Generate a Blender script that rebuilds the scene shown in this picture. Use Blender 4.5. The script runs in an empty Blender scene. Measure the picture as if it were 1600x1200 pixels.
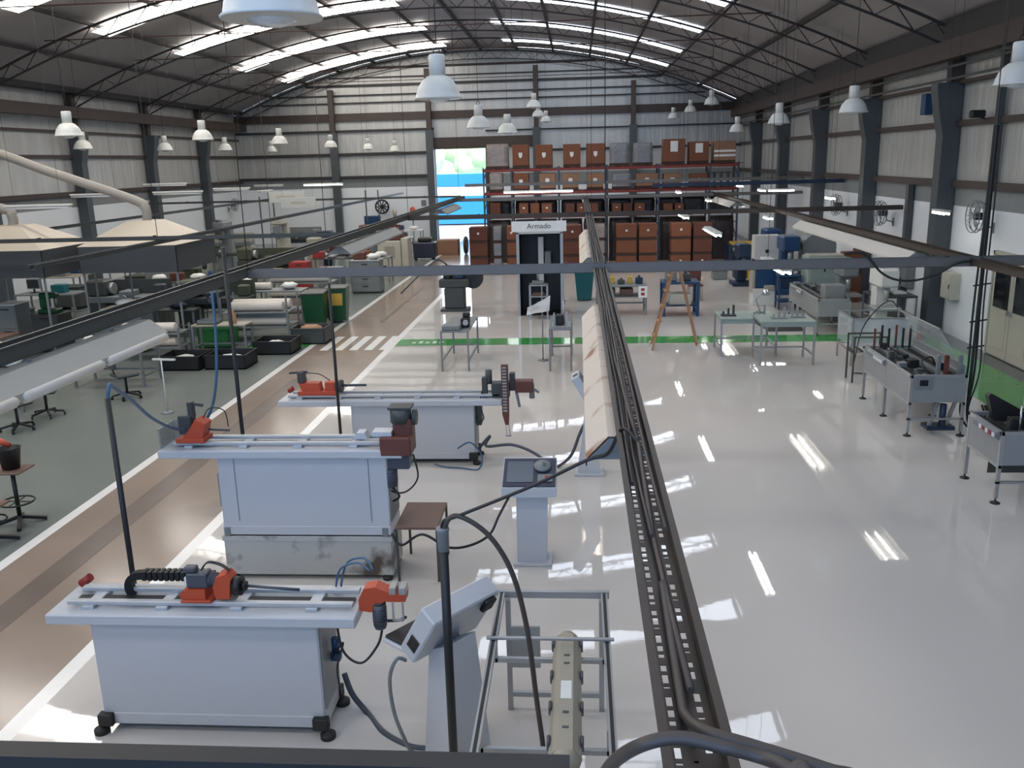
import bpy, bmesh, math, random
from mathutils import Vector, Matrix
random.seed(7)
SC = bpy.context.scene
COL = SC.collection
PI = math.pi
# ------------------------------------------------------------------ camera
CH, CF = 4.3, 1380.0
def rot(p, yw, r):
    F = Vector((-math.sin(yw)*math.cos(p), math.cos(yw)*math.cos(p), -math.sin(p)))
    R = Vector((math.cos(yw), math.sin(yw), 0)); U = R.cross(F)
    c, s = math.cos(r), math.sin(r)
    return F, R*c+U*s, U*c-R*s
CFW, CRT, CUP = rot(math.radians(14.22), math.radians(4.49), math.radians(-1.55))
cam = bpy.data.objects.new('Camera', bpy.data.cameras.new('Camera'))
COL.objects.link(cam); SC.camera = cam
cam.data.sensor_width = 36; cam.data.lens = CF/1600*36
cam.data.clip_start = 0.05; cam.data.clip_end = 500
m = Matrix((CRT, CUP, -CFW)).transposed().to_4x4(); m.translation = (0, 0, CH)
cam.matrix_world = m
# measured places of the photo turned into points of the hall
def ray(x, y): return CFW + CRT*((x-800)/CF) - CUP*((y-600)/CF)
def PY(x, y, Y): d = ray(x, y); t = Y/d.y; return Vector((d.x*t, Y, CH+d.z*t))
def PZ(x, y, z=0.0): d = ray(x, y); t = (z-CH)/d.z; return Vector((d.x*t, d.y*t, z))
def PX(x, y, X): d = ray(x, y); t = X/d.x; return Vector((X, d.y*t, CH+d.z*t))
# ------------------------------------------------------------------ render look, sky and sun
SC.view_settings.view_transform = 'Standard'; SC.view_settings.look = 'None'
SC.view_settings.exposure = 0.0; SC.view_settings.gamma = 1.0
SC.view_settings.use_curve_mapping = False
try:
    SC.cycles.use_denoising = True
    SC.cycles.max_bounces = 7; SC.cycles.diffuse_bounces = 4; SC.cycles.glossy_bounces = 4
    SC.cycles.transparent_max_bounces = 8; SC.cycles.sample_clamp_indirect = 6
    SC.cycles.caustics_reflective = False; SC.cycles.caustics_refractive = False
except Exception: pass
W = bpy.data.worlds.new('Sky'); SC.world = W; W.use_nodes = True
nt = W.node_tree; nt.nodes.clear()
o_ = nt.nodes.new('ShaderNodeOutputWorld'); b_ = nt.nodes.new('ShaderNodeBackground')
tc = nt.nodes.new('ShaderNodeTexCoord'); sp = nt.nodes.new('ShaderNodeSeparateXYZ'); rp = nt.nodes.new('ShaderNodeValToRGB')
rp.color_ramp.elements[0].position = 0.0; rp.color_ramp.elements[0].color = (0.95, 0.97, 1, 1)
rp.color_ramp.elements[1].position = 0.6; rp.color_ramp.elements[1].color = (0.45, 0.65, 1, 1)
nt.links.new(tc.outputs['Generated'], sp.inputs[0]); nt.links.new(sp.outputs['Z'], rp.inputs[0])
nt.links.new(rp.outputs[0], b_.inputs[0]); b_.inputs[1].default_value = 6.0
nt.links.new(b_.outputs[0], o_.inputs[0])
sun = bpy.data.objects.new('Sun', bpy.data.lights.new('Sun', 'SUN')); COL.objects.link(sun)
sun.data.energy = 10.0; sun.data.angle = 0.01; sun.data.color = (1, .95, .87)
sun.rotation_euler = (math.radians(42), math.radians(-12), 0)
SKYLIGHT, GABLE = 10.6, 4.6          # brightness of the roof lights and of the gable window behind the gallery
# ------------------------------------------------------------------ materials
def lin(c):
    c = c/255.0
    return c/12.92 if c <= .04045 else ((c+.055)/1.055)**2.4
def rgb(t): return (lin(t[0]), lin(t[1]), lin(t[2]), 1)
MATS = {}
def mat(name, c, rough=.5, metal=0, var=.10, scale=6, bump=0, bscale=40, emit=0, alpha=1, coat=0, spec=.5, dirt=None, stretch=None):
    if name in MATS: return MATS[name]
    M = bpy.data.materials.new(name); M.use_nodes = True; MATS[name] = M
    n = M.node_tree.nodes; L = M.node_tree.links; p = n['Principled BSDF']
    base = rgb(c)
    t = n.new('ShaderNodeTexCoord'); mp = n.new('ShaderNodeMapping')
    L.new(t.outputs['Object'], mp.inputs[0])
    if stretch: mp.inputs['Scale'].default_value = stretch
    nz = n.new('ShaderNodeTexNoise'); nz.inputs['Scale'].default_value = scale; nz.inputs['Detail'].default_value = 4
    L.new(mp.outputs[0], nz.inputs['Vector'])
    mx = n.new('ShaderNodeMix'); mx.data_type = 'RGBA'
    mx.inputs['A'].default_value = tuple(min(1, v*(1-var)) for v in base[:3])+(1,)
    mx.inputs['B'].default_value = tuple(min(1, v*(1+var)) for v in base[:3])+(1,)
    L.new(nz.outputs['Fac'], mx.inputs['Factor'])
    out = mx.outputs['Result']
    if dirt:                                    # (colour, threshold, scale): stains with a shape of their own
        n2 = n.new('ShaderNodeTexNoise'); n2.inputs['Scale'].default_value = dirt[2]; n2.inputs['Detail'].default_value = 6
        L.new(mp.outputs[0], n2.inputs['Vector'])
        r = n.new('ShaderNodeValToRGB'); r.color_ramp.elements[0].position = dirt[1]; r.color_ramp.elements[1].position = min(1, dirt[1]+.12)
        L.new(n2.outputs['Fac'], r.inputs[0])
        m2 = n.new('ShaderNodeMix'); m2.data_type = 'RGBA'; L.new(r.outputs[0], m2.inputs['Factor'])
        L.new(out, m2.inputs['A']); m2.inputs['B'].default_value = rgb(dirt[0]); out = m2.outputs['Result']
    L.new(out, p.inputs['Base Color'])
    p.inputs['Roughness'].default_value = rough; p.inputs['Metallic'].default_value = metal
    p.inputs['Specular IOR Level'].default_value = spec
    if coat: p.inputs['Coat Weight'].default_value = coat; p.inputs['Coat Roughness'].default_value = .04
    if alpha < 1: p.inputs['Alpha'].default_value = alpha
    if emit: p.inputs['Emission Color'].default_value = base; p.inputs['Emission Strength'].default_value = emit
    if bump:
        nb = n.new('ShaderNodeTexNoise'); nb.inputs['Scale'].default_value = bscale; nb.inputs['Detail'].default_value = 5
        L.new(mp.outputs[0], nb.inputs['Vector'])
        bp = n.new('ShaderNodeBump'); bp.inputs['Strength'].default_value = bump; bp.inputs['Distance'].default_value = .05
        L.new(nb.outputs['Fac'], bp.inputs['Height']); L.new(bp.outputs[0], p.inputs['Normal'])
    return M
mat('epoxy', (208, 202, 195), .022, var=.03, scale=.35, spec=.5, bump=.012, bscale=2.6)
mat('aisle', (146, 130, 117), .16, var=.22, scale=.7, dirt=((112, 100, 92), .6, .35))
mat('skid', (112, 100, 92), .2, var=.25, scale=1.5)
mat('greyfloor', (120, 125, 120), .2, var=.08, scale=.6)
mat('line', (232, 230, 226), .2, var=.06, scale=3, dirt=((190, 184, 176), .66, 2))
mat('green', (66, 150, 74), .1, var=.06)
mat('crategreen', (44, 116, 56), .5)
mat('greenmark', (200, 225, 200), .2)
mat('darkstrip', (92, 97, 98), .25)
mat('roof', (164, 158, 157), .6, var=.06, scale=.5)
mat('foil', (184, 183, 178), .36, metal=.25, var=.26, scale=1.6, bump=.7, bscale=3.0, stretch=(1.6, 1.6, .22))
mat('whitewall', (226, 228, 230), .55, var=.03)
mat('greyband', (126, 128, 128), .6)
mat('steel_dark', (50, 46, 45), .6, var=.15)
mat('steel_brown', (66, 55, 50), .6, var=.18, scale=2)
mat('rustrod', (76, 52, 46), .7)
mat('column', (72, 77, 80), .5, var=.1, scale=1)
mat('paint', (188, 190, 193), .35, var=.03, scale=2)
mat('paint_dirty', (180, 180, 176), .45, var=.06, scale=2, dirt=((84, 74, 66), .53, 2.4))
mat('panelgrey', (140, 142, 142), .45)
mat('rail', (186, 186, 186), .4, metal=.15)
mat('orange', (186, 74, 44), .5, var=.12)
mat('redbrown', (98, 54, 44), .5, var=.2)
mat('motor', (72, 76, 84), .45)
mat('black', (28, 27, 27), .5, var=.2)
mat('rubber', (40, 38, 36), .6, var=.2)
mat('cable', (70, 61, 55), .5, var=.1)
mat('bluehose', (64, 96, 124), .4)
mat('chrome', (200, 202, 205), .2, metal=.9)
mat('alu', (168, 168, 167), .35, metal=.5, var=.05)
mat('trayzinc', (72, 63, 56), .5, metal=.4, var=.2)
mat('traysteel', (112, 108, 104), .45, metal=.3, var=.1)
mat('reflector', (206, 200, 190), .45, var=.05, scale=2)
mat('reflector_rust', (210, 196, 180), .5, var=.06, scale=2, dirt=((142, 86, 48), .55, 2.6))
mat('reflector_blue', (160, 158, 150), .45, var=.06)
mat('beige', (160, 153, 137), .45, var=.04)
mat('hood', (190, 178, 161), .5, var=.08, scale=1.5, dirt=((164, 128, 104), .68, 1.2))
mat('curtain', (66, 69, 70), .5, var=.08)
mat('duct', (150, 144, 134), .45, var=.08)
mat('lampwhite', (206, 206, 200), .4, var=.05)
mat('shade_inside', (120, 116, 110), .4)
mat('lampglass', (210, 212, 212), .15, metal=.3)
mat('card', (122, 74, 49), .75, var=.1, scale=3)
mat('card_dark', (98, 55, 40), .75, var=.1, scale=3)
mat('card_pale', (146, 108, 82), .75, var=.1, scale=3)
mat('wrap', (150, 138, 130), .25, var=.3, scale=5, bump=.4, bscale=8)
mat('wrapdark', (52, 44, 42), .3, var=.3, scale=5, bump=.4, bscale=8)
mat('wrapgrey', (128, 126, 128), .25, var=.3, scale=5, bump=.4, bscale=8)
mat('label', (226, 226, 222), .6)
mat('pallet', (70, 50, 40), .8, var=.2)
mat('rackblue', (60, 74, 92), .5)
mat('rackorange', (132, 50, 40), .5)
mat('teal', (12, 96, 100), .45)
mat('binred', (150, 44, 40), .5)
mat('bingreen', (18, 74, 42), .45)
mat('yellow', (204, 168, 70), .5)
mat('bluemetal', (24, 62, 100), .4)
mat('bluedark', (28, 46, 70), .45)
mat('machgreen', (142, 156, 148), .45)
mat('machbeige', (190, 184, 168), .5, var=.06)
mat('machgrey', (120, 124, 124), .5, var=.08)
mat('machdark', (66, 68, 66), .5, var=.12)
mat('macholive', (70, 74, 58), .5, var=.15)
mat('wood', (164, 124, 92), .6, var=.15, scale=4)
mat('woodtop', (112, 86, 74), .6, var=.15)
mat('bag', (226, 224, 218), .4, var=.1, scale=4, bump=.3, bscale=9)
mat('roll', (214, 204, 190), .5, var=.06)
mat('glasslid', (214, 222, 224), .08, alpha=.35, var=.02)
mat('smoked', (150, 152, 150), .15, alpha=.55)
mat('screen', (96, 104, 112), .2)
mat('navy', (40, 42, 62), .4)
mat('door', (178, 172, 158), .5, var=.05)
mat('darkglass', (20, 24, 28), .08)
mat('leddisplay', (255, 60, 50), .4, emit=3)
mat('tube', (255, 255, 255), .4, emit=16)
mat('skylight', (255, 251, 244), .4, emit=SKYLIGHT)
mat('skylight_cool', (232, 241, 255), .4, emit=SKYLIGHT*.5)
mat('gablewindow', (146, 194, 255), .4, emit=GABLE)
mat('skin', (200, 150, 125), .5)
mat('shirt', (110, 120, 135), .7)
mat('trousers', (50, 55, 70), .8)
mat('hair', (130, 80, 50), .8)
mat('cloth_navy', (44, 50, 66), .8)
mat('outblue', (14, 96, 138), .4, var=.05)
mat('outwhite', (235, 235, 235), .5)
mat('ground', (190, 190, 195), .6)
mat('leaf', (160, 182, 140), .7, var=.4, scale=9)
mat('bark', (90, 74, 60), .8)
mat('white', (232, 232, 230), .5)
mat('ink', (70, 72, 72), .6)
# ------------------------------------------------------------------ mesh building
class B:
    def __init__(s): s.v = []; s.f = []; s.mi = []; s.sm = []; s.T = Matrix()
    def add(s, vs, fs, m=0, smooth=False):
        k = len(s.v); T = s.T
        s.v += [tuple(T @ Vector(p)) for p in vs]
        for f in fs: s.f.append([i+k for i in f]); s.mi.append(m); s.sm.append(smooth)
        return s
    def box(s, x0, x1, y0, y1, z0, z1, b=0, m=0):
        if x0 > x1: x0, x1 = x1, x0
        if y0 > y1: y0, y1 = y1, y0
        if z0 > z1: z0, z1 = z1, z0
        if b <= 0:
            v = [(x, y, z) for z in (z0, z1) for y in (y0, y1) for x in (x0, x1)]
            return s.add(v, [(0, 2, 3, 1), (4, 5, 7, 6), (0, 1, 5, 4), (2, 6, 7, 3), (0, 4, 6, 2), (1, 3, 7, 5)], m)
        b = min(b, (x1-x0)*.45, (y1-y0)*.45, (z1-z0)*.45)
        X, Y, Z = (x0, x1), (y0, y1), (z0, z1); v = []; idx = {}
        for i in (0, 1):
            for j in (0, 1):
                for k in (0, 1):
                    dx, dy, dz = (1-2*i)*b, (1-2*j)*b, (1-2*k)*b
                    for a, p in enumerate(((X[i], Y[j]+dy, Z[k]+dz), (X[i]+dx, Y[j], Z[k]+dz), (X[i]+dx, Y[j]+dy, Z[k]))):
                        idx[i, j, k, a] = len(v); v.append(p)
        f = []
        for a in range(3):
            for e in (0, 1):
                q = []
                for u, w in ((0, 0), (1, 0), (1, 1), (0, 1)):
                    c = [u, w]; c.insert(a, e); q.append(idx[c[0], c[1], c[2], a])
                f.append(q)
        for a in range(3):
            o = [t for t in range(3) if t != a]
            for u in (0, 1):
                for w in (0, 1):
                    c0 = [0, 0, 0]; c0[o[0]] = u; c0[o[1]] = w; c1 = list(c0); c1[a] = 1
                    f.append([idx[(*c0, o[0])], idx[(*c1, o[0])], idx[(*c1, o[1])], idx[(*c0, o[1])]])
        for i in (0, 1):
            for j in (0, 1):
                for k in (0, 1): f.append([idx[i, j, k, 0], idx[i, j, k, 1], idx[i, j, k, 2]])
        return s.add(v, f, m)
    def tube(s, pts, r, n=8, m=0, cap=True, closed=False):
        P = [Vector(p) for p in pts]; N = len(P); v = []; f = []; up = None
        for i, p in enumerate(P):
            d = ((P[(i+1) % N] if (closed or i < N-1) else p)-(P[i-1] if (closed or i > 0) else p)).normalized()
            if up is None: up = Vector((0, 0, 1)) if abs(d.z) < .9 else Vector((1, 0, 0))
            a = d.cross(up).normalized(); bb = a.cross(d).normalized(); up = bb
            rr = r[i] if isinstance(r, (list, tuple)) else r
            v += [p+(a*math.cos(2*PI*k/n)+bb*math.sin(2*PI*k/n))*rr for k in range(n)]
        for i in range(N if closed else N-1):
            for k in range(n):
                A = i*n; Bq = ((i+1) % N)*n
                f.append([A+k, A+(k+1) % n, Bq+(k+1) % n, Bq+k])
        s.add(v, f, m, n > 5)
        if cap and not closed: s.add([v[k] for k in range(n)], [list(range(n))], m); s.add([v[(N-1)*n+k] for k in range(n)], [list(range(n))], m)
        return s
    def cyl(s, a, b, r, n=16, m=0, r2=None): return s.tube([a, b], [r, r if r2 is None else r2], n, m)
    def bar(s, a, b, w, h, m=0):
        a, b = Vector(a), Vector(b); d = (b-a).normalized(); up = Vector((0, 0, 1)) if abs(d.z) < .9 else Vector((0, 1, 0))
        sx = d.cross(up).normalized(); uz = sx.cross(d)
        v = [p+sx*(i*w/2)+uz*(j*h/2) for p in (a, b) for i, j in ((-1, -1), (1, -1), (1, 1), (-1, 1))]
        return s.add(v, [(0, 1, 2, 3), (4, 7, 6, 5), (0, 4, 5, 1), (1, 5, 6, 2), (2, 6, 7, 3), (3, 7, 4, 0)], m)
    def lathe(s, prof, c=(0, 0, 0), n=20, m=0):
        v = [(c[0]+r*math.cos(2*PI*k/n), c[1]+r*math.sin(2*PI*k/n), c[2]+z) for r, z in prof for k in range(n)]
        f = [[i*n+k, i*n+(k+1) % n, (i+1)*n+(k+1) % n, (i+1)*n+k] for i in range(len(prof)-1) for k in range(n)]
        s.add(v, f, m, True)
        for i in (0, len(prof)-1):
            if prof[i][0] > 1e-4: s.add(v[i*n:(i+1)*n], [list(range(n))], m)
        return s
    def prism(s, poly, ax, a0, a1, m=0):        # poly in the two other axes, in order
        def P(u, w, t): return ((t, u, w), (u, t, w), (u, w, t))[ax]
        n = len(poly)
        v = [P(u, w, a0) for u, w in poly]+[P(u, w, a1) for u, w in poly]
        return s.add(v, [list(range(n)), list(range(2*n-1, n-1, -1))]+[[i, (i+1) % n, n+(i+1) % n, n+i] for i in range(n)], m)
    def blob(s, c, r, n=10, m=0, wob=.12, seed=1):
        rd = random.Random(seed); v = []; f = []; h = n//2+1
        for i in range(h+1):
            th = PI*i/h
            for k in range(n):
                w = 1+rd.uniform(-wob, wob)
                v.append((c[0]+r[0]*w*math.sin(th)*math.cos(2*PI*k/n), c[1]+r[1]*w*math.sin(th)*math.sin(2*PI*k/n), c[2]+r[2]*(1 if i in (0, h) else w)*math.cos(th)))
        for i in range(h):
            for k in range(n): f.append([i*n+k, i*n+(k+1) % n, (i+1)*n+(k+1) % n, (i+1)*n+k])
        return s.add(v, f, m, True)
    def obj(s, name, mats, parent=None, loc=None):
        me = bpy.data.meshes.new(name); me.from_pydata(s.v, [], s.f)
        mats = mats if isinstance(mats, (list, tuple)) else [mats]
        for q in mats: me.materials.append(MATS[q])
        me.polygons.foreach_set('material_index', s.mi); me.polygons.foreach_set('use_smooth', s.sm)
        bm = bmesh.new(); bm.from_mesh(me); bmesh.ops.remove_doubles(bm, verts=bm.verts, dist=1e-5)
        bmesh.ops.recalc_face_normals(bm, faces=bm.faces); bm.to_mesh(me); bm.free()
        o = bpy.data.objects.new(name, me); COL.objects.link(o)
        if parent is not None: o.parent = parent
        if loc is not None: o.location = loc
        return o
def tag(o, label, cat, group=None):
    o['label'] = label; o['category'] = cat
    if group: o['group'] = group
    return o
def thing(name, label, cat, loc=(0, 0, 0), rz=0, group=None):
    o = bpy.data.objects.new(name, None); COL.objects.link(o); o.empty_display_size = .1
    o.location = loc; o.rotation_euler = (0, 0, rz); return tag(o, label, cat, group)
def struct(name, b, m, loc=None):
    o = b.obj(name, m, None, loc); o['kind'] = 'structure'; return o
KIDS = {}
def dup(root, loc, rz=0, label=None, group=None, scale=None):
    r = root.copy(); COL.objects.link(r); r.location = loc; r.rotation_euler = (0, 0, rz)
    if label: r['label'] = label
    if group: r['group'] = group
    if scale: r.scale = scale
    for ch in list(root.children):
        c = ch.copy(); COL.objects.link(c); c.parent = r
        for g in list(ch.children):
            d = g.copy(); COL.objects.link(d); d.parent = c
    return r
ORD = ['first', 'second', 'third', 'fourth', 'fifth', 'sixth', 'seventh', 'eighth', 'ninth', 'tenth', 'eleventh', 'twelfth', 'thirteenth', 'fourteenth', 'fifteenth', 'sixteenth', 'seventeenth', 'eighteenth']
def bez(p, n=14):                                # smooth curve through points
    P = [Vector(q) for q in p]; out = []
    for i in range(len(P)-1):
        a, b, c, d = P[max(i-1, 0)], P[i], P[i+1], P[min(i+2, len(P)-1)]
        for k in range(n):
            t = k/n
            out.append(.5*((2*b)+(c-a)*t+(2*a-5*b+4*c-d)*t*t+(3*b-a-3*c+d)*t**3))
    return out+[P[-1]]
def shrink(o, a, s, sh=(0, 0, 0)):               # scale a part about a point of its thing
    o.scale = (s, s, s); o.location = Vector(a)*(1-s)+Vector(sh); return o
# ================================================================== the hall
XL, XR, YB, YF = -19.0, 8.8, -7.0, 50.0
XC, RA, ZA = -5.2, 32.0, 10.2                   # roof arch: centre, radius, apex height
def arz(x, off=0): return ZA-RA+math.sqrt((RA-off)**2-(x-XC)**2)
FR = [44.7, 39.0, 33.2, 27.6, 22.0, 16.4, 10.8, 5.2, -.4]
SKY = [46.9, 40.9, 34.6, 28.8, 24.0, 18.4, 12.6, 7.0, 1.4, -4.2]
def flat(x0, x1, y0, y1, z, b=None, m=0):
    b = b or B(); return b.add([(x0, y0, z), (x1, y0, z), (x1, y1, z), (x0, y1, z)], [(0, 1, 2, 3)], m)
# floor: white epoxy bay, brown aisle and grey machining bay in one slab
b = B()
for x0, x1, q in ((XL-.5, -6.62, 2), (-6.62, -6.47, 3), (-6.47, -4.62, 1), (-4.62, -4.46, 3), (-4.46, 7.0, 0), (8.3, XR+.5, 4)):
    flat(x0, x1, YB, YF+.2, 0, b, q)
flat(7.0, 8.3, YB, 21.6, 0, b, 5); flat(7.0, 8.3, 21.6, YF+.2, 0, b, 0)
struct('floor', b, ['epoxy', 'aisle', 'greyfloor', 'line', 'darkstrip', 'green'])
b = B(); flat(-4.46, 7.0, 20.75, 21.55, .003, b); flat(-8.2, -6.62, 20.75, 21.55, .003, b)
struct('floor_marking', b, 'green')
b = B()
for k in range(5):
    x = -6.2+k*.36; b.add([(x, 20.3, .003), (x+.2, 20.3, .003), (x+.2, 22.0, .003), (x, 22.0, .003)], [(0, 1, 2, 3)])
struct('floor_marking', b, 'line')
b = B()
for x0, dx in ((-4.1, 0), (-7.6, 0)):            # little walking-person marks with lettering strokes on the green line
    for k in range(5): flat(x0+k*.17, x0+k*.17+.1, 21.0, 21.0+.28*(1 if k % 2 else .7), .006, b)
struct('floor_marking', b, 'greenmark')
b = B()
for x, w, y0, y1 in ((-5.95, .34, 3.5, 17.5), (-5.55, .1, 24, 31)): flat(x, x+w, y0, y1, .003, b)
struct('floor_marking', b, 'skid')
b = B(); N = 48
xs = [XL-.05+(XR-XL+.1)*i/N for i in range(N+1)]
v = [(x, y, arz(x)+.02) for y in (YB, YF+.1) for x in xs]
b.add(v, [(i, i+1, N+2+i, N+1+i) for i in range(N)])
v2 = [(x, y, arz(x)+.12) for y in (YB, YF+.1) for x in xs]
b.add(v2, [(i, i+1, N+2+i, N+1+i) for i in range(N)])
struct('ceiling', b, 'roof')
n = 0
for y in SKY:                                    # translucent roof sheets
    for x0, x1, q, dz in ((-15.0, -6.6, 'skylight', .165), (-3.7, 4.65, 'skylight_cool', .03)):
        b = B(); k = 14; X = [x0+(x1-x0)*i/k for i in range(k+1)]
        b.add([(x, yy, arz(x)-dz) for yy in (y-.55, y+.55) for x in X], [(i, i+1, k+2+i, k+1+i) for i in range(k)])
        n += 1; struct('window_%d' % n, b, q)
for i in range(15):                              # purlins under the sheets
    x = XL+.4+(XR-XL-.8)*i/14
    struct('purlin', B().bar((x, YB, arz(x)-.10), (x, YF, arz(x)-.10), .11, .1), 'steel_dark')
for y in FR+[49.6]:                              # lattice arches and tie rods
    b = B(); K = 60; top = []; bot = []
    for i in range(K+1):
        x = XL+.25+(XR-XL-.5)*i/K; top.append((x, y, arz(x)-.21)); bot.append((x, y, arz(x)-.62))
    for c, w in ((top, .06), (bot, .05)):
        for i in range(K): b.bar(c[i], c[i+1], w, w)
    for i in range(K): b.bar((top if i % 2 else bot)[i], (bot if i % 2 else top)[i+1], .022, .022)
    struct('roof_truss', b, 'steel_dark')
    b = B(); b.cyl((-16.2, y, 8.2), (5.6, y, 8.2), .017, 6)
    for x in (-12, -8.5, -5.2, -1.9, 1.6): b.cyl((x, y, 8.2), (x, y, arz(x)-.62), .008, 5)
    if y < 46: struct('tie_rod', b, 'rustrod')
# side walls: white lower part, grey band, foil insulation above
for side, X, s in (('left', XL, -1), ('right', XR, 1)):
    b = B(); t = .12*s; zt = 7.6 if s < 0 else 7.1
    b.box(X, X+t, YB, YF, 0, 3.0, m=0); b.box(X, X+t, YB, YF, 3.0, 3.45, m=1); b.box(X, X+t, YB, YF, 3.45, zt, m=2)
    struct('wall_'+side, b, ['whitewall', 'greyband', 'foil'])
    for z, h in ((3.5, .16), (4.85, .13), (5.75, .09)):
        struct('girt', B().box(X-.02*s, X-.12*s, YB, YF, z-h/2, z+h/2), 'steel_brown')
    struct('crane_beam', B().box(X-.35*s, X-.62*s, YB, YF, 6.22, 6.62), 'steel_brown')
    struct('eaves_beam', B().box(X-.05*s, X-.5*s, YB, YF, zt-.48, zt-.02), 'steel_dark')
    for y in FR:
        b = B(); b.prism([(X-.02*s, 0), (X-.40*s, 0), (X-.40*s, 4.6), (X-.52*s, 5.1), (X-.60*s, 5.6), (X-.60*s, 5.75), (X-.02*s, 5.75)], 1, y-.2, y+.2, 0)
        b.box(X-.02*s, X-.3*s, y-.14, y+.14, 5.75, zt-.5, m=1)
        struct('column', b, ['column', 'steel_brown'])
for z in (6.05, 5.79): struct('conduit', B().cyl((8.25, YB+.1, z), (8.25, YF-.6, z), .028, 8), 'machdark')
struct('steel_post', B().box(8.62, 8.74, 19.6, 19.75, 3.4, 6.2), 'column')
struct('steel_post', B().box(8.62, 8.76, 24.3, 24.5, 0, 3.4), 'column')
# far gable wall with its loading door
DX0, DX1, DZ = -7.85, -5.0, 4.98
b = B()
for x0, x1 in ((XL, DX0), (DX1, XR)):
    b.box(x0, x1, YF, YF+.15, 0, 3.02, m=0); b.box(x0, x1, YF, YF+.15, 3.02, 3.6, m=1); b.box(x0, x1, YF, YF+.15, 3.6, DZ, m=2)
X = [XL+(XR-XL)*i/30 for i in range(31)]
poly = [(XL, DZ)]+[(XR, DZ)]+[(x, arz(x)) for x in reversed(X)]
b.prism(poly, 1, YF, YF+.15, 2)
struct('wall_back', b, ['whitewall', 'greyband', 'foil'])
for z, h, x0, x1 in ((6.8, .42, XL, XR), (6.08, .12, XL, DX0), (4.83, .16, XL, DX0), (3.6, .14, XL, DX0), (7.55, .07, -17.4, 6.8), (7.95, .07, -16.4, 5.9), (8.45, .12, -14.8, 4.5), (8.85, .06, -13.5, 3.2), (9.35, .1, -11.3, 1.0), (5.9, .08, DX1, XR), (4.8, .12, -2, XR)):
    struct('girt', B().box(x0, x1, YF-.12, YF-.01, z-h/2, z+h/2), 'steel_brown' if h > .3 else 'steel_dark')
struct('girt', B().box(-8.1, -2.2, YF-.2, YF-.13, 5.0, 5.6), 'steel_brown')
for x, zz in ((-13.4, arz(-13.4)), (-8.05, arz(-8)), (-2.2, arz(-2.2)), (3.0, arz(3))):
    b = B(); b.box(x-.2, x+.2, YF-.5, YF-.2, 0, 6.0, m=0); b.box(x-.13, x+.13, YF-.5, YF-.2, 6.0, zz-.9, m=1); struct('column', b, ['column', 'steel_brown'])
b = B(); b.box(DX1-.02, DX1+.16, YF-.25, YF+.2, 0, DZ); b.box(DX0-.16, DX0+.02, YF-.12, YF+.2, 0, DZ); b.box(DX0, DX1, YF-.1, YF+.2, DZ, DZ+.12)
struct('door_1', b, 'steel_dark')
# gable behind the gallery with its big window, and the gallery the picture is taken from
b = B(); b.prism([(XL, 0), (XR, 0)]+[(x, arz(x)) for x in reversed(X)], 1, YB-.15, YB)
struct('wall_front', b, 'whitewall')
n += 1; struct('window_%d' % n, B().box(-14, 5, YB+.01, YB+.05, 3.2, 7.6), 'gablewindow')
struct('gallery_floor', B().box(XL+.6, XR-.6, YB+.2, 1.25, 2.2, 2.35), 'machgrey')
t = thing('handrail', 'dark steel handrail along the bottom edge of the view', 'railing', (0, 1.22, 2.35))
b = B(); a = PY(0, 1186, 1.22); c = PY(900, 1210, 1.22); dz = (c.z-a.z)/(c.x-a.x)
b.bar((-2.5, 0, a.z-2.35+(-2.5-a.x)*dz), (-.02, 0, a.z-2.35+(-.02-a.x)*dz), .04, .042); b.obj('rail', 'black', t)
for x in (-2.4, -1.25, -.1): B().box(x-.02, x+.02, -.02, .02, 0, a.z-2.38+(x-a.x)*dz).obj('post', 'black', t)
# outside the loading door
struct('ground', flat(-60, 60, YF+.2, 140, -.02), 'ground')
t = thing('container', 'bright blue and white box container outside the loading door', 'container', (-8.5, 62, -.02))
B().box(-7, 7, 0, 3, .1, 2.0, .03).obj('lower_panel', 'outblue', t); B().box(-7, 7, .02, 3, 2.02, 2.62).obj('stripe', 'outwhite', t); B().box(-7, 7, 0, 3, 2.64, 3.5, .03).obj('upper_panel', 'outblue', t)
B().box(-6.8, 6.8, .2, 2.8, 0, .1).obj('skid_base', 'black', t)
for i, (x, y, h, r) in enumerate(((-13, 74, 7.5, 3.2), (-7.5, 78, 8.5, 3.6), (-3, 73, 6.5, 2.8))):
    t = thing('tree', ['green tree outside seen at left of the door opening', 'tall green tree outside beyond the middle of the door', 'smaller green tree outside at the door edge by the racks'][i], 'tree', (x, y, 0), 0, 'trees outside the door')
    B().tube([(0, 0, 0), (.1, 0, h*.3), (0, .1, h*.6)], [.25, .2, .12], 8).obj('trunk', 'bark', t)
    b = B(); rd = random.Random(i)
    for k in range(16):
        a = rd.uniform(0, 2*PI); q = rd.uniform(0, r*.7); b.blob((q*math.cos(a), q*math.sin(a), h*.62+rd.uniform(-1.6, 1.8)), (r*.42, r*.42, r*.36), 9, 0, .3, k+i*31)
    b.obj('crown', 'leaf', t)
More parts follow.
